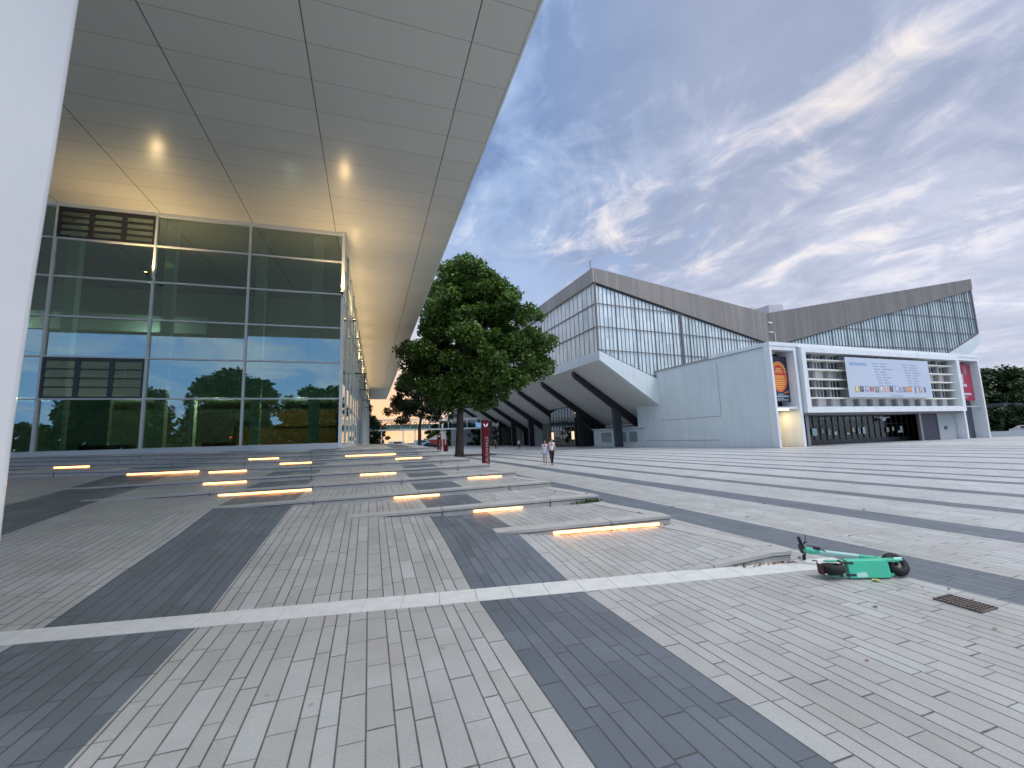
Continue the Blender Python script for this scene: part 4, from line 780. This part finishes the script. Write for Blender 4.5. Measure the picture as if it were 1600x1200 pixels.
for i,(loc,hh,rw,lab) in enumerate([((-26,170,0),9.5,6,'low green tree under the right part of the footbridge lettering'),((-2,190,0),15,9,'dark tree right of the big trunk behind the footbridge'),((-13,185,0),13,8,'dark tree between the two trunks behind the footbridge'),((-62,175,0),14,8,'far dark tree left end of the footbridge'),((12,200,0),17,9,'far dark tree hidden behind the arena undercroft')]):
    tree(loc,lab,[(0,0,hh*.6,rw,rw,hh*.42),(rw*.5,0,hh*.45,rw*.6,rw*.6,hh*.3)],.4,hh*.25,60,1.2,2.2,9000,.75,M_LEAFD,None,group='distant park trees',nbr=8)
# woods at right edge
WD=[((71,82,0),12.5,6.0,'round topped tree just right of the entrance block'),((82,84,0),14.5,7.0,'second tree of the wood, lighter and taller'),((93,84,0),17,7.5,'tallest tree of the wood near the right edge'),((100,72,0),15.5,7,'tree at the right edge of the view'),((108,88,0),18,8,'tree far right at the back of the wood'),((78,98,0),14,7,'back row tree behind the entrance block corner')]
for loc,hh,rw,lab in WD:
    hh*=.74
    tree(loc,lab,[(0,0,hh*.56,rw,rw,hh*.45),(rw*.4,-2,hh*.36,rw*.75,rw*.7,hh*.34),(-rw*.4,-1,hh*.34,rw*.7,rw*.7,hh*.32)],.4,hh*.2,130,1.0,2.1,34000,.55,M_LEAFR,None,group='wood beyond the square',nbr=10)
def hedge(name, pts, hgt, wid, label, mt, n_=5000, leaf=.35):
    T=thing(name, pts[0], label, 'hedge'); cl=[]
    for p,q in zip(pts[:-1],pts[1:]):
        L=(Vector(q)-Vector(p)).length
        for i in range(int(L/1.1)+1):
            c=Vector(p).lerp(Vector(q),min(1,i*1.1/L))
            for z in np.arange(.5,hgt,.9): cl.append((c.x+random.uniform(-.4,.4)*wid,c.y+random.uniform(-.4,.4)*wid,z+random.uniform(-.2,.3),.85))
    foliage('hedge_leaves', mt, T, cl, leaf, n_); return T
hedge('hedge',[(62,70,0),(74,69,0),(98,67,0)],4.6,3.2,'dark shrub row at the foot of the wood on the right',M_LEAFD,30000,.4)
hedge('hedge',[(-30,150,0),(-22,150,0)],6.2,3.5,'rounded green bush below the footbridge',mat('dummy_hedge',(.02,.05,.02),.8) if False else M_LEAF,7000,.5)
hedge('hedge',[(-16,152,0),(4,150,0)],5.2,3,'dark hedge right of the big trunk under the footbridge',M_LEAFD,11000,.5)
hedge('hedge',[(-52,128,0),(-38,128,0)],5.4,3,'dark hedge under the left end of the footbridge',M_LEAFD,9000,.5)
# low pavilion and market tent beyond the bridge
T=thing('park_pavilion', (8,160,0), 'black open fronted pavilion below the right end of the footbridge', 'pavilion')
P=frame((-12,158,0),85,-5); m=MB(); m.box(P,0,26,0,8,.3,6.6); m.build('pavilion_body', M_BLACK, T); m=MB(); m.box(P,-.5,26.5,-.6,8.5,6.61,6.95); m.build('pavilion_roof', M_UNDER, T)
T=thing('market_tent', (-24,140,0), 'pale peaked tent roof with red skirt near the middle pylon', 'tent')
P=frame((-27.5,138,0),85,-5); m=MB(); m.poly([P(0,0,2.4),P(5,0,5.1),P(5,5,5.1),P(0,5,2.4)]); m.poly([P(5,0,5.1),P(6,0,2.4),P(6,5,2.4),P(5,5,5.1)]); m.poly([P(0,0,2.4),P(6,0,2.4),P(5,0,5.1)]); m.build('tent_roof', mat('tent_canvas',(.70,.66,.60),.8), T)
m=MB(); m.box(P,0,6,0,5,.4,2.39); m.build('tent_skirt', mat('tent_red',(.35,.06,.05),.8), T)
def van(loc, az, L_, h_, col, label, name='parked_van', cat='van'):
    T=thing(name, loc, label, cat); P=frame(loc,az,az-90); mt=mat('paint_'+label[:5],col,.25,coat=.6)
    m=MB(); pr=[(0,.35),(L_,.35),(L_,.95),(L_*.98,h_*.55),(L_*.80,h_*.95),(L_*.76,h_),(.1,h_),(0,h_*.9)] if name=='parked_van' else [(0,.35),(L_,.35),(L_,.75),(L_*.94,.92),(L_*.74,1.0),(L_*.56,h_),(L_*.24,h_),(.08*L_,1.02),(0,.95)]
    m.prism([P(a,0,z) for a,z in pr], P(0,1.8,0)-P(0,0,0)); m.build('body', mt, T, bevel=.06)
    m=MB(); m.box(P,L_*.3,L_*.68,-.012,-.002,h_*.68,h_*.93); m.build('side_window', M_WIN, T)
    for a in (L_*.18,L_*.8):
        m=MB(); m.tube([P(a,-.03,.33),P(a,.2,.33)],.33,18); m.build('wheel', M_BLACK, T)
    m=MB(); m.box(P,L_-.01,L_+.01,.15,.45,.62,.78); m.build('headlight', M_SWHITE, T)
    return T
van((-30.5,132,0),80,5.2,2.4,(.30,.52,.66),'pale blue van parked under the footbridge')
van((-38.0,131,0),80,5.6,2.2,(.62,.66,.68),'white van left of the pale blue one under the footbridge')
van((-26.0,124,0),80,4.4,1.5,(.03,.03,.035),'black parked car below the lettering','parked_car','car')
van((76.0,66.5,0),160,4.4,1.5,(.60,.58,.60),'pale car with sloping bonnet at the far right edge','parked_car','car')
T=thing('bus_shelter', (80,70,0), 'dark flat roofed shelter above the pale car at the right edge', 'shelter'); P=frame((80.5,70.5,0),70,-20)
m=MB(); m.box(P,0,6,0,2.5,4.6,5.2); m.build('shelter_roof', mat('slate_roof',(.07,.08,.10),.6), T); m=MB(); m.box(P,.2,5.8,2.0,2.3,0,4.6); m.build('shelter_wall', M_DARK, T)
m=MB(); m.hexa([(x,y,z) for z in (0,.75) for x,y in ((58,64.5),(92,57),(92.2,57.6),(58.2,65.1))]); m.build('low_wall', M_RENDERG, None, label='low stone wall along the right edge of the square', cat='wall')
# trees and lamp behind the photographer (they show in the foyer glass)
for i,(loc,hh,rw,lab) in enumerate([((-14,-38,0),15,7,'broad tree behind the photographer, mirrored in the right glass bay'),((2,-44,0),13,8,'wide tree behind the photographer, mirrored in the middle bay'),((13,-40,0),17,7,'tall tree behind the photographer, mirrored beside the pillar'),((-32,-52,0),14,8,'low tree behind the photographer, mirrored at the glass corner'),((26,-46,0),15,9,'tree behind the photographer far to the right')]):
    tree(loc,lab,[(0,0,hh*.6,rw,rw,hh*.42),(rw*.5,0,hh*.5,rw*.6,rw*.6,hh*.35)],.35,hh*.28,110,1.2,2.4,24000,.75,M_LEAFD,None,group='trees behind the photographer',nbr=10)
hedge('hedge',[(-60,-60,0),(-20,-62,0),(30,-60,0)],6,4,'long hedge behind the photographer',M_LEAFD,45000,1.1)
m=MB(); m.tube([(-20,-30,0),(-20,-30,10)],[.1,.06]); m.tube([(-20,-30,9.9),(-18.8,-30,10.2)],.07); m.build('lamp_post', M_BAR, None, label='tall street lamp behind the photographer, mirrored in the glass', cat='lamp post')
# tree pit edging strip at foot of the big tree
m=MB(); P=frame((-6.1,51.2,0),72,-18); m.box(P,-.2,3.9,-.7,.5,0,.12); m.build('tree_pit_edging', mat('rust_steel',(.10,.055,.04),.8,var=(3,.3)), None, label='low rusty steel edging at the foot of the big plane tree', cat='tree pit')
# ------------------------------------------------------------------ people
def skin_mesh(name, verts, edges, radii, m_, parent, off, sub=2):
    me=bpy.data.meshes.new(name); me.from_pydata([tuple(v) for v in verts], edges, []); o=bpy.data.objects.new(name, me); C.objects.link(o)
    md=o.modifiers.new('s','SKIN'); 
    lay = me.skin_vertices[0] if me.skin_vertices else None
    if lay is None:
        bpy.context.view_layer.objects.active=o
        at=me.attributes; bpy.context.view_layer.update()
        bpy.ops.mesh.customdata_skin_add(); lay=me.skin_vertices[0]
    for i,r in enumerate(radii): lay.data[i].radius=(r if isinstance(r,tuple) else (r,r)); lay.data[i].use_root=(i==0)
    md.use_smooth_shade=True; s_=o.modifiers.new('u','SUBSURF'); s_.levels=sub; s_.render_levels=sub
    dg=bpy.context.evaluated_depsgraph_get(); dg.update(); nm=bpy.data.meshes.new_from_object(o.evaluated_get(dg)); C.objects.unlink(o); bpy.data.objects.remove(o)
    nm.materials.clear(); nm.materials.append(m_); q=bpy.data.objects.new(name,nm); C.objects.link(q); q.parent=parent; return q
M_SKIN=mat('skin',(.48,.27,.18),.5); M_HAIR=mat('hair_dark',(.03,.018,.012),.6); M_SHOE=mat('shoe_dark',(.015,.015,.018),.5); M_SHOEW=mat('shoe_white',(.6,.6,.6),.5)
def person(loc, face, label, hgt, top, bottom, long_legs, hair, shoes, stride=.28, phase=1, long_hair=False, arm=None, group=None):
    T=thing('person', loc, label, 'person', group); T.rotation_euler=(0,0,-R(face)); k=hgt/1.75      # local +Y is forward
    st=stride*phase
    J={'pel':(0,0,.95),'wst':(0,0,1.08),'ch':(0,.01,1.30),'nk':(0,0,1.47),'nk2':(0,.01,1.53),'hd':(0,.02,1.62),'hd2':(0,.015,1.70),
       'shL':(-.17,0,1.42),'shR':(.17,0,1.42),'elL':(-.235,-.06*phase,1.15),'elR':(.235,.04*phase,1.15),'wrL':(-.24,.05-.02*phase,.93),'wrR':(.245,.12*phase,.94),
       'hpL':(-.09,0,.90),'hpR':(.09,0,.90),'knL':(-.095,st*.55+.05,.50),'knR':(.095,-st*.3+.03,.50),'anL':(-.09,st,.09),'anR':(.09,-st,.11),'toL':(-.10,st+.15,.035),'toR':(.10,-st+.14,.04)}
    if arm: J.update(arm)
    for s_ in 'LR':
        wx,wy,wz=J['wr'+s_]; sg=-1 if s_=='L' else 1
        J['pm'+s_]=(wx,wy+.01,wz-.07)
        for i,(dx_,l_) in enumerate(((-.028,.085),(-.010,.095),(.009,.092),(.027,.075))):
            J['f%d%s'%(i,s_)]=(wx+dx_*.4,wy+dx_+.012,wz-.07-l_*.55); J['g%d%s'%(i,s_)]=(wx-sg*.012,wy+dx_+.016,wz-.07-l_)
        J['t0'+s_]=(wx-sg*.015,wy+.045,wz-.075); J['t1'+s_]=(wx-sg*.018,wy+.055,wz-.115)
    Rr={'pel':(.125,.095),'wst':(.115,.085),'ch':(.145,.10),'nk':.055,'nk2':.05,'hd':(.075,.09),'hd2':(.07,.082),'shL':.062,'shR':.062,'elL':.042,'elR':.042,'wrL':.027,'wrR':.027,'hpL':.085,'hpR':.085,'knL':.056,'knR':.056,'anL':.036,'anR':.036,'toL':.028,'toR':.028,'pmL':(.018,.038),'pmR':(.018,.038)}
    E=[('pel','wst'),('wst','ch'),('ch','nk'),('nk','nk2'),('nk2','hd'),('hd','hd2'),('ch','shL'),('ch','shR'),('shL','elL'),('elL','wrL'),('shR','elR'),('elR','wrR'),('wrL','pmL'),('wrR','pmR'),('pel','hpL'),('pel','hpR'),('hpL','knL'),('knL','anL'),('anL','toL'),('hpR','knR'),('knR','anR'),('anR','toR')]
    for s_ in 'LR':
        for i in range(4): E+=[('pm'+s_,'f%d%s'%(i,s_)),('f%d%s'%(i,s_),'g%d%s'%(i,s_))]; Rr['f%d%s'%(i,s_)]=.009; Rr['g%d%s'%(i,s_)]=.008
        E+=[('wr'+s_,'t0'+s_),('t0'+s_,'t1'+s_)]; Rr['t0'+s_]=.011; Rr['t1'+s_]=.009
    def mk(name, keys, grow, m_, over=None, sub=2):
        ks=[q for q in keys]; JJ=dict(J); 
        if over: JJ.update(over)
        V=[Vector(JJ[q])*k for q in ks]; ed=[(ks.index(a),ks.index(b)) for a,b in E if a in ks and b in ks]
        rr=[tuple((x+grow)*k for x in (Rr[q] if isinstance(Rr[q],tuple) else (Rr[q],)*2)) for q in ks]; return skin_mesh(name,V,ed,rr,m_,T,None,sub)
    mk('body', list(J.keys()), 0, M_SKIN, None, 1)
    half=lambda a,b,t: tuple(x+(y-x)*t for x,y in zip(J[a],J[b]))
    mk('shirt', ['wst','pel','ch','shL','shR','elL','elR'], .016, top, {'elL':half('shL','elL',.45),'elR':half('shR','elR',.45),'pel':(0,0,.98)})
    if long_legs: mk('trousers', ['pel','hpL','hpR','knL','knR','anL','anR'], .012, bottom)
    else: mk('shorts', ['pel','hpL','hpR','knL','knR'], .022, bottom, {'knL':half('hpL','knL',.5),'knR':half('hpR','knR',.5)})
    mk('shoes', ['anL','toL','anR','toR'][:2], .012, shoes, {'anL':(J['anL'][0],J['anL'][1]-.02,.05)}); mk('shoes', ['anR','toR'], .012, shoes, {'anR':(J['anR'][0],J['anR'][1]-.02,.06)})
    # face features and hair
    m=MB(); m.tube([Vector((0,.095,1.64))*k,Vector((0,.122,1.605))*k],[.008*k,.014*k],6); 
    for s_ in (-1,1): m.tube([Vector((s_*.078,.01,1.63))*k,Vector((s_*.092,.0,1.60))*k],[.018*k,.012*k],6)
    q=bpy.data.meshes.new('face_features'); q.from_pydata(m.v,[],m.f); q.materials.append(M_SKIN); o=bpy.data.objects.new('face_features',q); C.objects.link(o); o.parent=T
    for nm_,ps,r_ in (('eye',((-.031,.098,1.645),(-.031,.108,1.645)),.009),('eye',((.031,.098,1.645),(.031,.108,1.645)),.009),('mouth',((-.024,.103,1.575),(.024,.103,1.575)),.006)):
        m=MB(); m.tube([Vector(p_)*k for p_ in ps],r_*k,6)
        q=bpy.data.meshes.new(nm_); q.from_pydata(m.v,[],m.f); q.materials.append(M_HAIR); o=bpy.data.objects.new(nm_,q); C.objects.link(o); o.parent=T
    import bmesh
    bm=bmesh.new(); bmesh.ops.create_uvsphere(bm,u_segments=16,v_segments=10,radius=1)
    for v in bm.verts:
        x,y,z=v.co
        if y>.25 and z<.35: y=.25
        if long_hair and z<0: z*=2.4; x*=1.05; y=min(y,0.05)
        elif z<-.5: z=-.5
        v.co=Vector((x*.094,y*.112-.012,z*.118+1.66))*k
    q=bpy.data.meshes.new('hair'); bm.to_mesh(q); bm.free(); q.materials.append(hair)
    for f_ in q.polygons: f_.use_smooth=True
    o=bpy.data.objects.new('hair',q); C.objects.link(o); o.parent=T
    return T
lil=mat('cloth_lilac_white',(.62,.58,.72),.8); lb=mat('cloth_pale_blue',(.36,.44,.68),.8); wsh=mat('cloth_white',(.70,.70,.70),.8); blk=mat('cloth_black',(.012,.012,.018),.8); gry=mat('cloth_light_blue_grey',(.38,.46,.52),.8)
person((2.05,28.9,0),185,'woman in pale lilac top and light blue shorts walking beside a man',1.66,lil,lb,False,M_HAIR,M_SHOEW,.10,1,True,group=None)
person((2.50,28.9,0),170,'man in white shirt and black trousers, one hand raised to his head',1.76,wsh,blk,True,M_HAIR,M_SHOE,.26,-1,arm={'elR':(.25,.18,1.36),'wrR':(.13,.16,1.58)})
person((.80,69.9,0),150,'distant person in light blue grey top walking under the arena stand',1.72,gry,blk,True,M_HAIR,M_SHOE,.2,1)
person((-3.46,83.2,0),200,'distant person all in black, leftmost of the walkers',1.74,blk,blk,True,M_HAIR,M_SHOE,.15,1)
# ------------------------------------------------------------------ rental kick scooter lying on its side
GRN=mat('mint_paint',(.07,.52,.33),.35,coat=.4,var=(4,.06)); GRL=mat('mint_decal',(.45,.72,.66),.5); RUB=mat('tyre_rubber',(.014,.014,.015),.75,bump=(60,.4)); BRN=mat('rusty_mudguard',(.10,.045,.03),.7); HUB=mat('hub_grey',(.09,.09,.09),.4,.6)
def scooter():
    ox,oy=3.77,5.42; T=None or thing('kick_scooter',(ox,oy,0),'mint green kick scooter lying on its side by the end of the steps','kick scooter')
    # local: x along deck rear->front, y away from the underside (top of deck), z up (across the deck)
    az=93; ex=Vector((math.sin(R(az)),math.cos(R(az)),0)); ey=Vector((-ex.y*-1*0+math.sin(R(az-90)),math.cos(R(az-90)),0)); O=Vector((ox,oy,0)); tilt=R(-14)
    def Q(x,y,z):
        y2=y*math.cos(tilt)-z*math.sin(tilt)*-1*-1; z2=z*math.cos(tilt)+y*math.sin(tilt)*.0+z*0
        return O+ex*x+ey*(y+z*.22)+Vector((0,0,z))
    FQ=lambda x,y,z: Q(x,y,z)
    m=MB(); m.hexa([FQ(.22,0,.015),FQ(.70,0,.015),FQ(.70,.085,.015),FQ(.22,.085,.015),FQ(.22,0,.215),FQ(.70,0,.215),FQ(.70,.085,.215),FQ(.22,.085,.215)]); m.build('deck', GRN, T, bevel=.012)
    m=MB(); m.hexa([FQ(.23,.086,.03),FQ(.68,.086,.03),FQ(.68,.094,.03),FQ(.23,.094,.03),FQ(.23,.086,.2),FQ(.68,.086,.2),FQ(.68,.094,.2),FQ(.23,.094,.2)]); m.build('grip_mat', RUB, T)
    m=MB(); m.hexa([FQ(.30,-.004,.03),FQ(.42,-.004,.03),FQ(.42,-.001,.03),FQ(.30,-.001,.03),FQ(.30,-.004,.075),FQ(.42,-.004,.085),FQ(.42,-.001,.085),FQ(.30,-.001,.075)]); m.build('deck_sticker', GRL, T)
    m=MB()
    for z in (.045,.175): m.hexa([FQ(.18,-.006,z),FQ(.29,-.006,z),FQ(.29,.0,z),FQ(.18,.0,z),FQ(.18,-.006,z+.022),FQ(.29,-.006,z+.022),FQ(.29,.0,z+.022),FQ(.18,.0,z+.022)])
    m.build('fork_slot', M_BLACK, T)
    # rear fork plates and wheel (axle runs across the deck = vertical now)
    for z in (.03,.19):
        m=MB(); m.prism([FQ(.20,.01,z),FQ(.20,.075,z),FQ(.02,.085,z),FQ(-.02,.055,z),FQ(.02,.03,z)],(0,0,.014)); m.build('rear_fork', GRN, T)
    def wheel(cx,cy,cz,axis,r,w_,label=None):
        axis=Vector(axis).normalized(); e1=axis.cross(Vector((.3,.2,.9))).normalized() if abs(axis.z)<.9 else axis.cross(Vector((1,0,0))).normalized(); e2=axis.cross(e1); c=FQ(cx,cy,cz)
        m=MB(); n1,n2=36,10
        for i in range(n1):
            t_=2*math.pi*i/n1; d=e1*math.cos(t_)+e2*math.sin(t_)
            for j in range(n2): s_=2*math.pi*j/n2; rr_=r-w_*.5+w_*.5*math.cos(s_)*(1.0 if not (i%2 and abs(s_)<.8) else .97); m.v.append(tuple(c+d*rr_+axis*w_*.62*math.sin(s_)))
        for i in range(n1):
            for j in range(n2): m.f.append((i*n2+j,((i+1)%n1)*n2+j,((i+1)%n1)*n2+(j+1)%n2,i*n2+(j+1)%n2)); m.m.append(0)
        o=m.build('wheel', RUB, T, smooth=True)
        m=MB(); m.tube([c-axis*.022,c+axis*.022],r-w_*.85,20); m.tube([c-axis*.05,c+axis*.05],.022,10); m.build('hub', HUB, o)
    wheel(.06,.045,.115,(.0,.10,1),.135,.085)
    m=MB()   # mudguard over the rear wheel
    c=FQ(.06,.045,.115); ax=Vector((0,.10,1)).normalized()
    for i in range(13):
        t_=R(42+i*6); d=(-ex*math.sin(t_)*1+ey*math.cos(t_)); 
        for zc in (-.06,.06): m.v.append(tuple(c+d*.146+ax*zc))
        for zc in (.06,-.06): m.v.append(tuple(c+d*.153+ax*zc))
    for i in range(12):
        for j in range(4): m.f.append((i*4+j,i*4+(j+1)%4,(i+1)*4+(j+1)%4,(i+1)*4+j)); m.m.append(0)
    m.build('mudguard', BRN, T)
    m=MB(); m.tube([FQ(.13,.01,.03),FQ(.15,-.02,.20),FQ(.12,.0,.22)],.012,6); m.build('kickstand', BRN, T)
    # front wheel turned, fork, stem
    wheel(.86,.12,.13,(.05,-1,.85),.142,.095)
    m=MB(); m.prism([FQ(.69,.0,.19),FQ(.69,.085,.19),FQ(.84,.12,.19),FQ(.86,.03,.185)],(0,0,.022)); m.build('front_fork', GRN, T); m=MB(); m.prism([FQ(.69,.0,.03),FQ(.69,.085,.03),FQ(.82,.12,.035),FQ(.82,.09,.035)],(0,0,.02)); m.build('front_fork', GRN, T)
    p0=FQ(.76,.22,.16); p3=Vector((3.96,6.12,.165)); p2=p0.lerp(p3,.84)
    m=MB(); m.tube([FQ(.68,.07,.12),p0,p0.lerp(p3,.06)],[.04,.045,.038],12); m.tube([p0.lerp(p3,.02),p0.lerp(p3,.85)],[.034,.032],14); m.build('stem', GRN, T, smooth=False)
    m=MB(); m.tube([p0.lerp(p3,.27),p0.lerp(p3,.80)],.0335,14); m.tube([p0.lerp(p3,.70),p0.lerp(p3,.705)],.036,14); m.build('stem_decal', GRL, T)
    d=(p3-p0).normalized(); hb=Vector((-.85,.05,.55)).normalized(); hb=(hb-d*hb.dot(d)).normalized()
    m=MB(); m.tube([p0.lerp(p3,.84),p0.lerp(p3,.93),p3],[.032,.045,.04],10); m.tube([p3,p3+hb*.05+d*.03],[.04,.03],10); m.build('head_bracket', GRN, T)
    hc=p3+d*.03
    m=MB(); m.tube([hc-hb*.20-d*-.03,hc-hb*.08,hc+hb*.08,hc+hb*.26-d*-.03],[.015,.013,.013,.015],8); m.build('handlebar', M_BLACK, T)
    for s_ in (-1,1):
        m=MB(); m.tube([hc+hb*s_*(.12 if s_<0 else .16)+d*.02,hc+hb*s_*(.21 if s_<0 else .27)+d*.03],.021,10); m.build('hand_grip', RUB, T)
    m=MB(); m.tube([hc-hb*.03+d*.02,hc+hb*.10+d*.035],[.036,.030],10); m.tube([p0.lerp(p3,.90)+Vector((0,0,.035)),p0.lerp(p3,.80)+Vector((0,0,.05))],.022,8); m.build('display_unit', M_BLACK, T)
    m=MB(); m.tube([hc+hb*.10,hc+hb*.13+Vector((.03,-.02,.07)),hc+hb*.15+Vector((.035,-.02,.11))],.005,5); m.tube([hc+hb*.13,hc+hb*.20-d*.06],.007,5); m.build('brake_lever', M_BLACK, T)
    m=MB(); m.tube([hc+hb*.06,hc+hb*.02+Vector((.05,.0,.05)),p0.lerp(p3,.86)+Vector((.02,-.02,.06)),p0.lerp(p3,.74)+Vector((0,-.03,.02))],.006,6); m.build('brake_cable', M_BLACK, T)
    m=MB(); m.tube([FQ(.80,.05,.205),FQ(.90,.06,.205)],.022,8); m.build('axle_cap', GRL, T)
scooter()
# drain grate
T=thing('drain_grate',(4.52,4.61,0),'rusty iron drain grate set in the pale paving at the right','drain grate'); P=frame((4.335,4.77,0),164,70)
m=MB(); m.box(P,-.02,.43,-.02,.30,.004,.008); m.build('pit', mat('pit_black',(.01,.008,.007),.9), T)
m=MB(); M_RUST=mat('rusted_iron',(.15,.125,.115),.8,.3,var=(20,.4))
m.box(P,-.03,.44,-.03,-.01,.004,.016); m.box(P,-.03,.44,.29,.31,.004,.016); m.box(P,-.03,-.01,-.01,.29,.004,.016); m.box(P,.42,.44,-.01,.29,.004,.016)
for i in range(1,5): m.box(P,-.01,.42,.058*i-.009,.058*i+.009,.009,.015)
for i in range(1,11): m.box(P,.038*i-.007,.038*i+.007,-.01,.29,.008,.0135)
m.build('grate_bars', M_RUST, T); T.scale=(.84,.84,1)
# ------------------------------------------------------------------ fallen leaves and weeds
LB1=mat('dead_leaf_brown',(.14,.065,.03),.8); LB2=mat('dead_leaf_tan',(.30,.17,.07),.8)
def leaf(mb, p, s_, mi, flat=False):
    t_=random.uniform(0,6.28); d=Vector((math.cos(t_),math.sin(t_),0)); e=Vector((-d.y,d.x,0)); up=Vector((0,0,1)); c=s_*random.uniform(.1,.45)
    P=[p-d*s_*.5+up*.002,p-d*s_*.15+e*s_*.32+up*(.002+c*.5),p+d*s_*.2+e*s_*.22+up*(.002+c*.6),p+d*s_*.55+up*(.003+c*.3),p+d*s_*.15-e*s_*.26+up*(.002+c*.4),p-d*s_*.2-e*s_*.25+up*(.002+c*.7)]
    m0=p+up*.004; b=len(mb.v); mb.v+= [tuple(q) for q in P]+[tuple(m0)]
    for i in range(6): mb.f.append((b+i,b+(i+1)%6,b+6)); mb.m.append(mi)
m=MB()
for k,a_lo,a_hi,n_ in ((1,.0,.9,46),(2,.05,.95,26),(2,1.0,2.2,8),(3,.0,.9,26),(4,.0,1.2,34),(5,.0,1.2,16),(6,0,1.5,10)):
    az=R(KAZ[k-1]); back=Vector((-math.cos(az),math.sin(az),0))
    for i in range(n_):
        a=random.uniform(a_lo,a_hi); leaf(m, line(k,a)-back*(.03+abs(random.gauss(0,.05)))+Vector((0,0,base(k,a)+.006)), random.uniform(.025,.06), random.random()<.4)
m.build('leaf_litter', [LB1,LB2], kind='stuff', label='brown dead leaves gathered along the foot of the steps')
SC=[(3.6,4.6,.05),(4.55,5.1,.035),(4.75,5.0,.035),(4.2,4.05,.04),(2.7,3.6,.03),(3.0,2.4,.03),(5.6,7.5,.05),(4.0,6.35,.07),(4.1,6.2,.06),(4.35,6.05,.05),(4.2,5.95,.045),(3.1,6.6,.05),(2.1,7.0,.05),(1.4,7.1,.05),(2.4,8.6,.05),(1.6,8.9,.05),(1.7,10.5,.06),(1.0,11.0,.06),(6.2,11.0,.07),(4.9,9.4,.07),(7.7,9.8,.07),(3.9,11,.07),(-.4,16,.1),(1.2,14,.1)]
labs=['%s dead leaf lying %s']
where=['in front of the scooter deck','right of the yellow leaf','beyond the drain grate end','on pale paving below the scooter','on pale paving left of the scooter','near the right border of the dark band','on the dark stripe behind the scooter','under the scooter handlebar','beside the scooter handlebar','left of the rear scooter wheel','close to the rear scooter wheel','on the first tread','on the first tread near the second step','below the nearest light bar','on the second tread','on the second tread, left part','on the third tread','on the third tread, left part','on the second plaza stripe','on the first plaza stripe','between two plaza stripes at right','on the plaza beside the third step','on the upper treads','on the plaza beside the upper steps']
def surf(x,y):
    for k in range(9,0,-1):
        az=R(KAZ[k-1]); v_=Vector((math.sin(az),math.cos(az),0)); bk=Vector((-math.cos(az),math.sin(az),0)); d=Vector((x,y,0))-line(k,0)
        if d.dot(bk)>0 and -d.dot(v_)>-.02*k and -d.dot(v_)<30:
            if (x-(3.8-.942*(k-1)))*.903+(y-(6.25+1.978*(k-1)))*.43 < .05: return nose(k,max(0,-d.dot(v_)))+.008
    return .006
for (x,y,s_),wh in zip(SC,where):
    m=MB(); leaf(m,Vector((x,y,surf(x,y))),s_*1.2,0); m.build('fallen_leaf', random.choice([LB1,LB1,LB2]), None, label='small brown dead leaf '+wh, cat='leaf', group='single fallen leaves')
m=MB(); leaf(m,Vector((4.22,5.33,.006)),.11,0); m.build('fallen_leaf', mat('yellow_leaf',(.50,.44,.13),.7), None, label='curled yellow leaf just below the scooter deck', cat='leaf', group='single fallen leaves')
m=MB()
for i in range(150):
    a=abs(random.gauss(.05,.32)); p=line(3,min(a,1.0))+Vector((.35,-.94,0))*(.02+random.random()*.07)+Vector((0,0,base(3,0)))
    h_=random.uniform(.02,.09); d=Vector((random.gauss(0,.5),random.gauss(0,.5),1)).normalized()*h_; e=Vector((random.uniform(-1,1),random.uniform(-1,1),.2)).normalized()*.013
    m.poly([p-e*.5,p+e*.5,p+d+e,p+d*1.2,p+d-e])
m.build('weeds', mat('weed_green',(.06,.11,.03),.7), kind='stuff', label='green weeds growing at the foot of the third step')
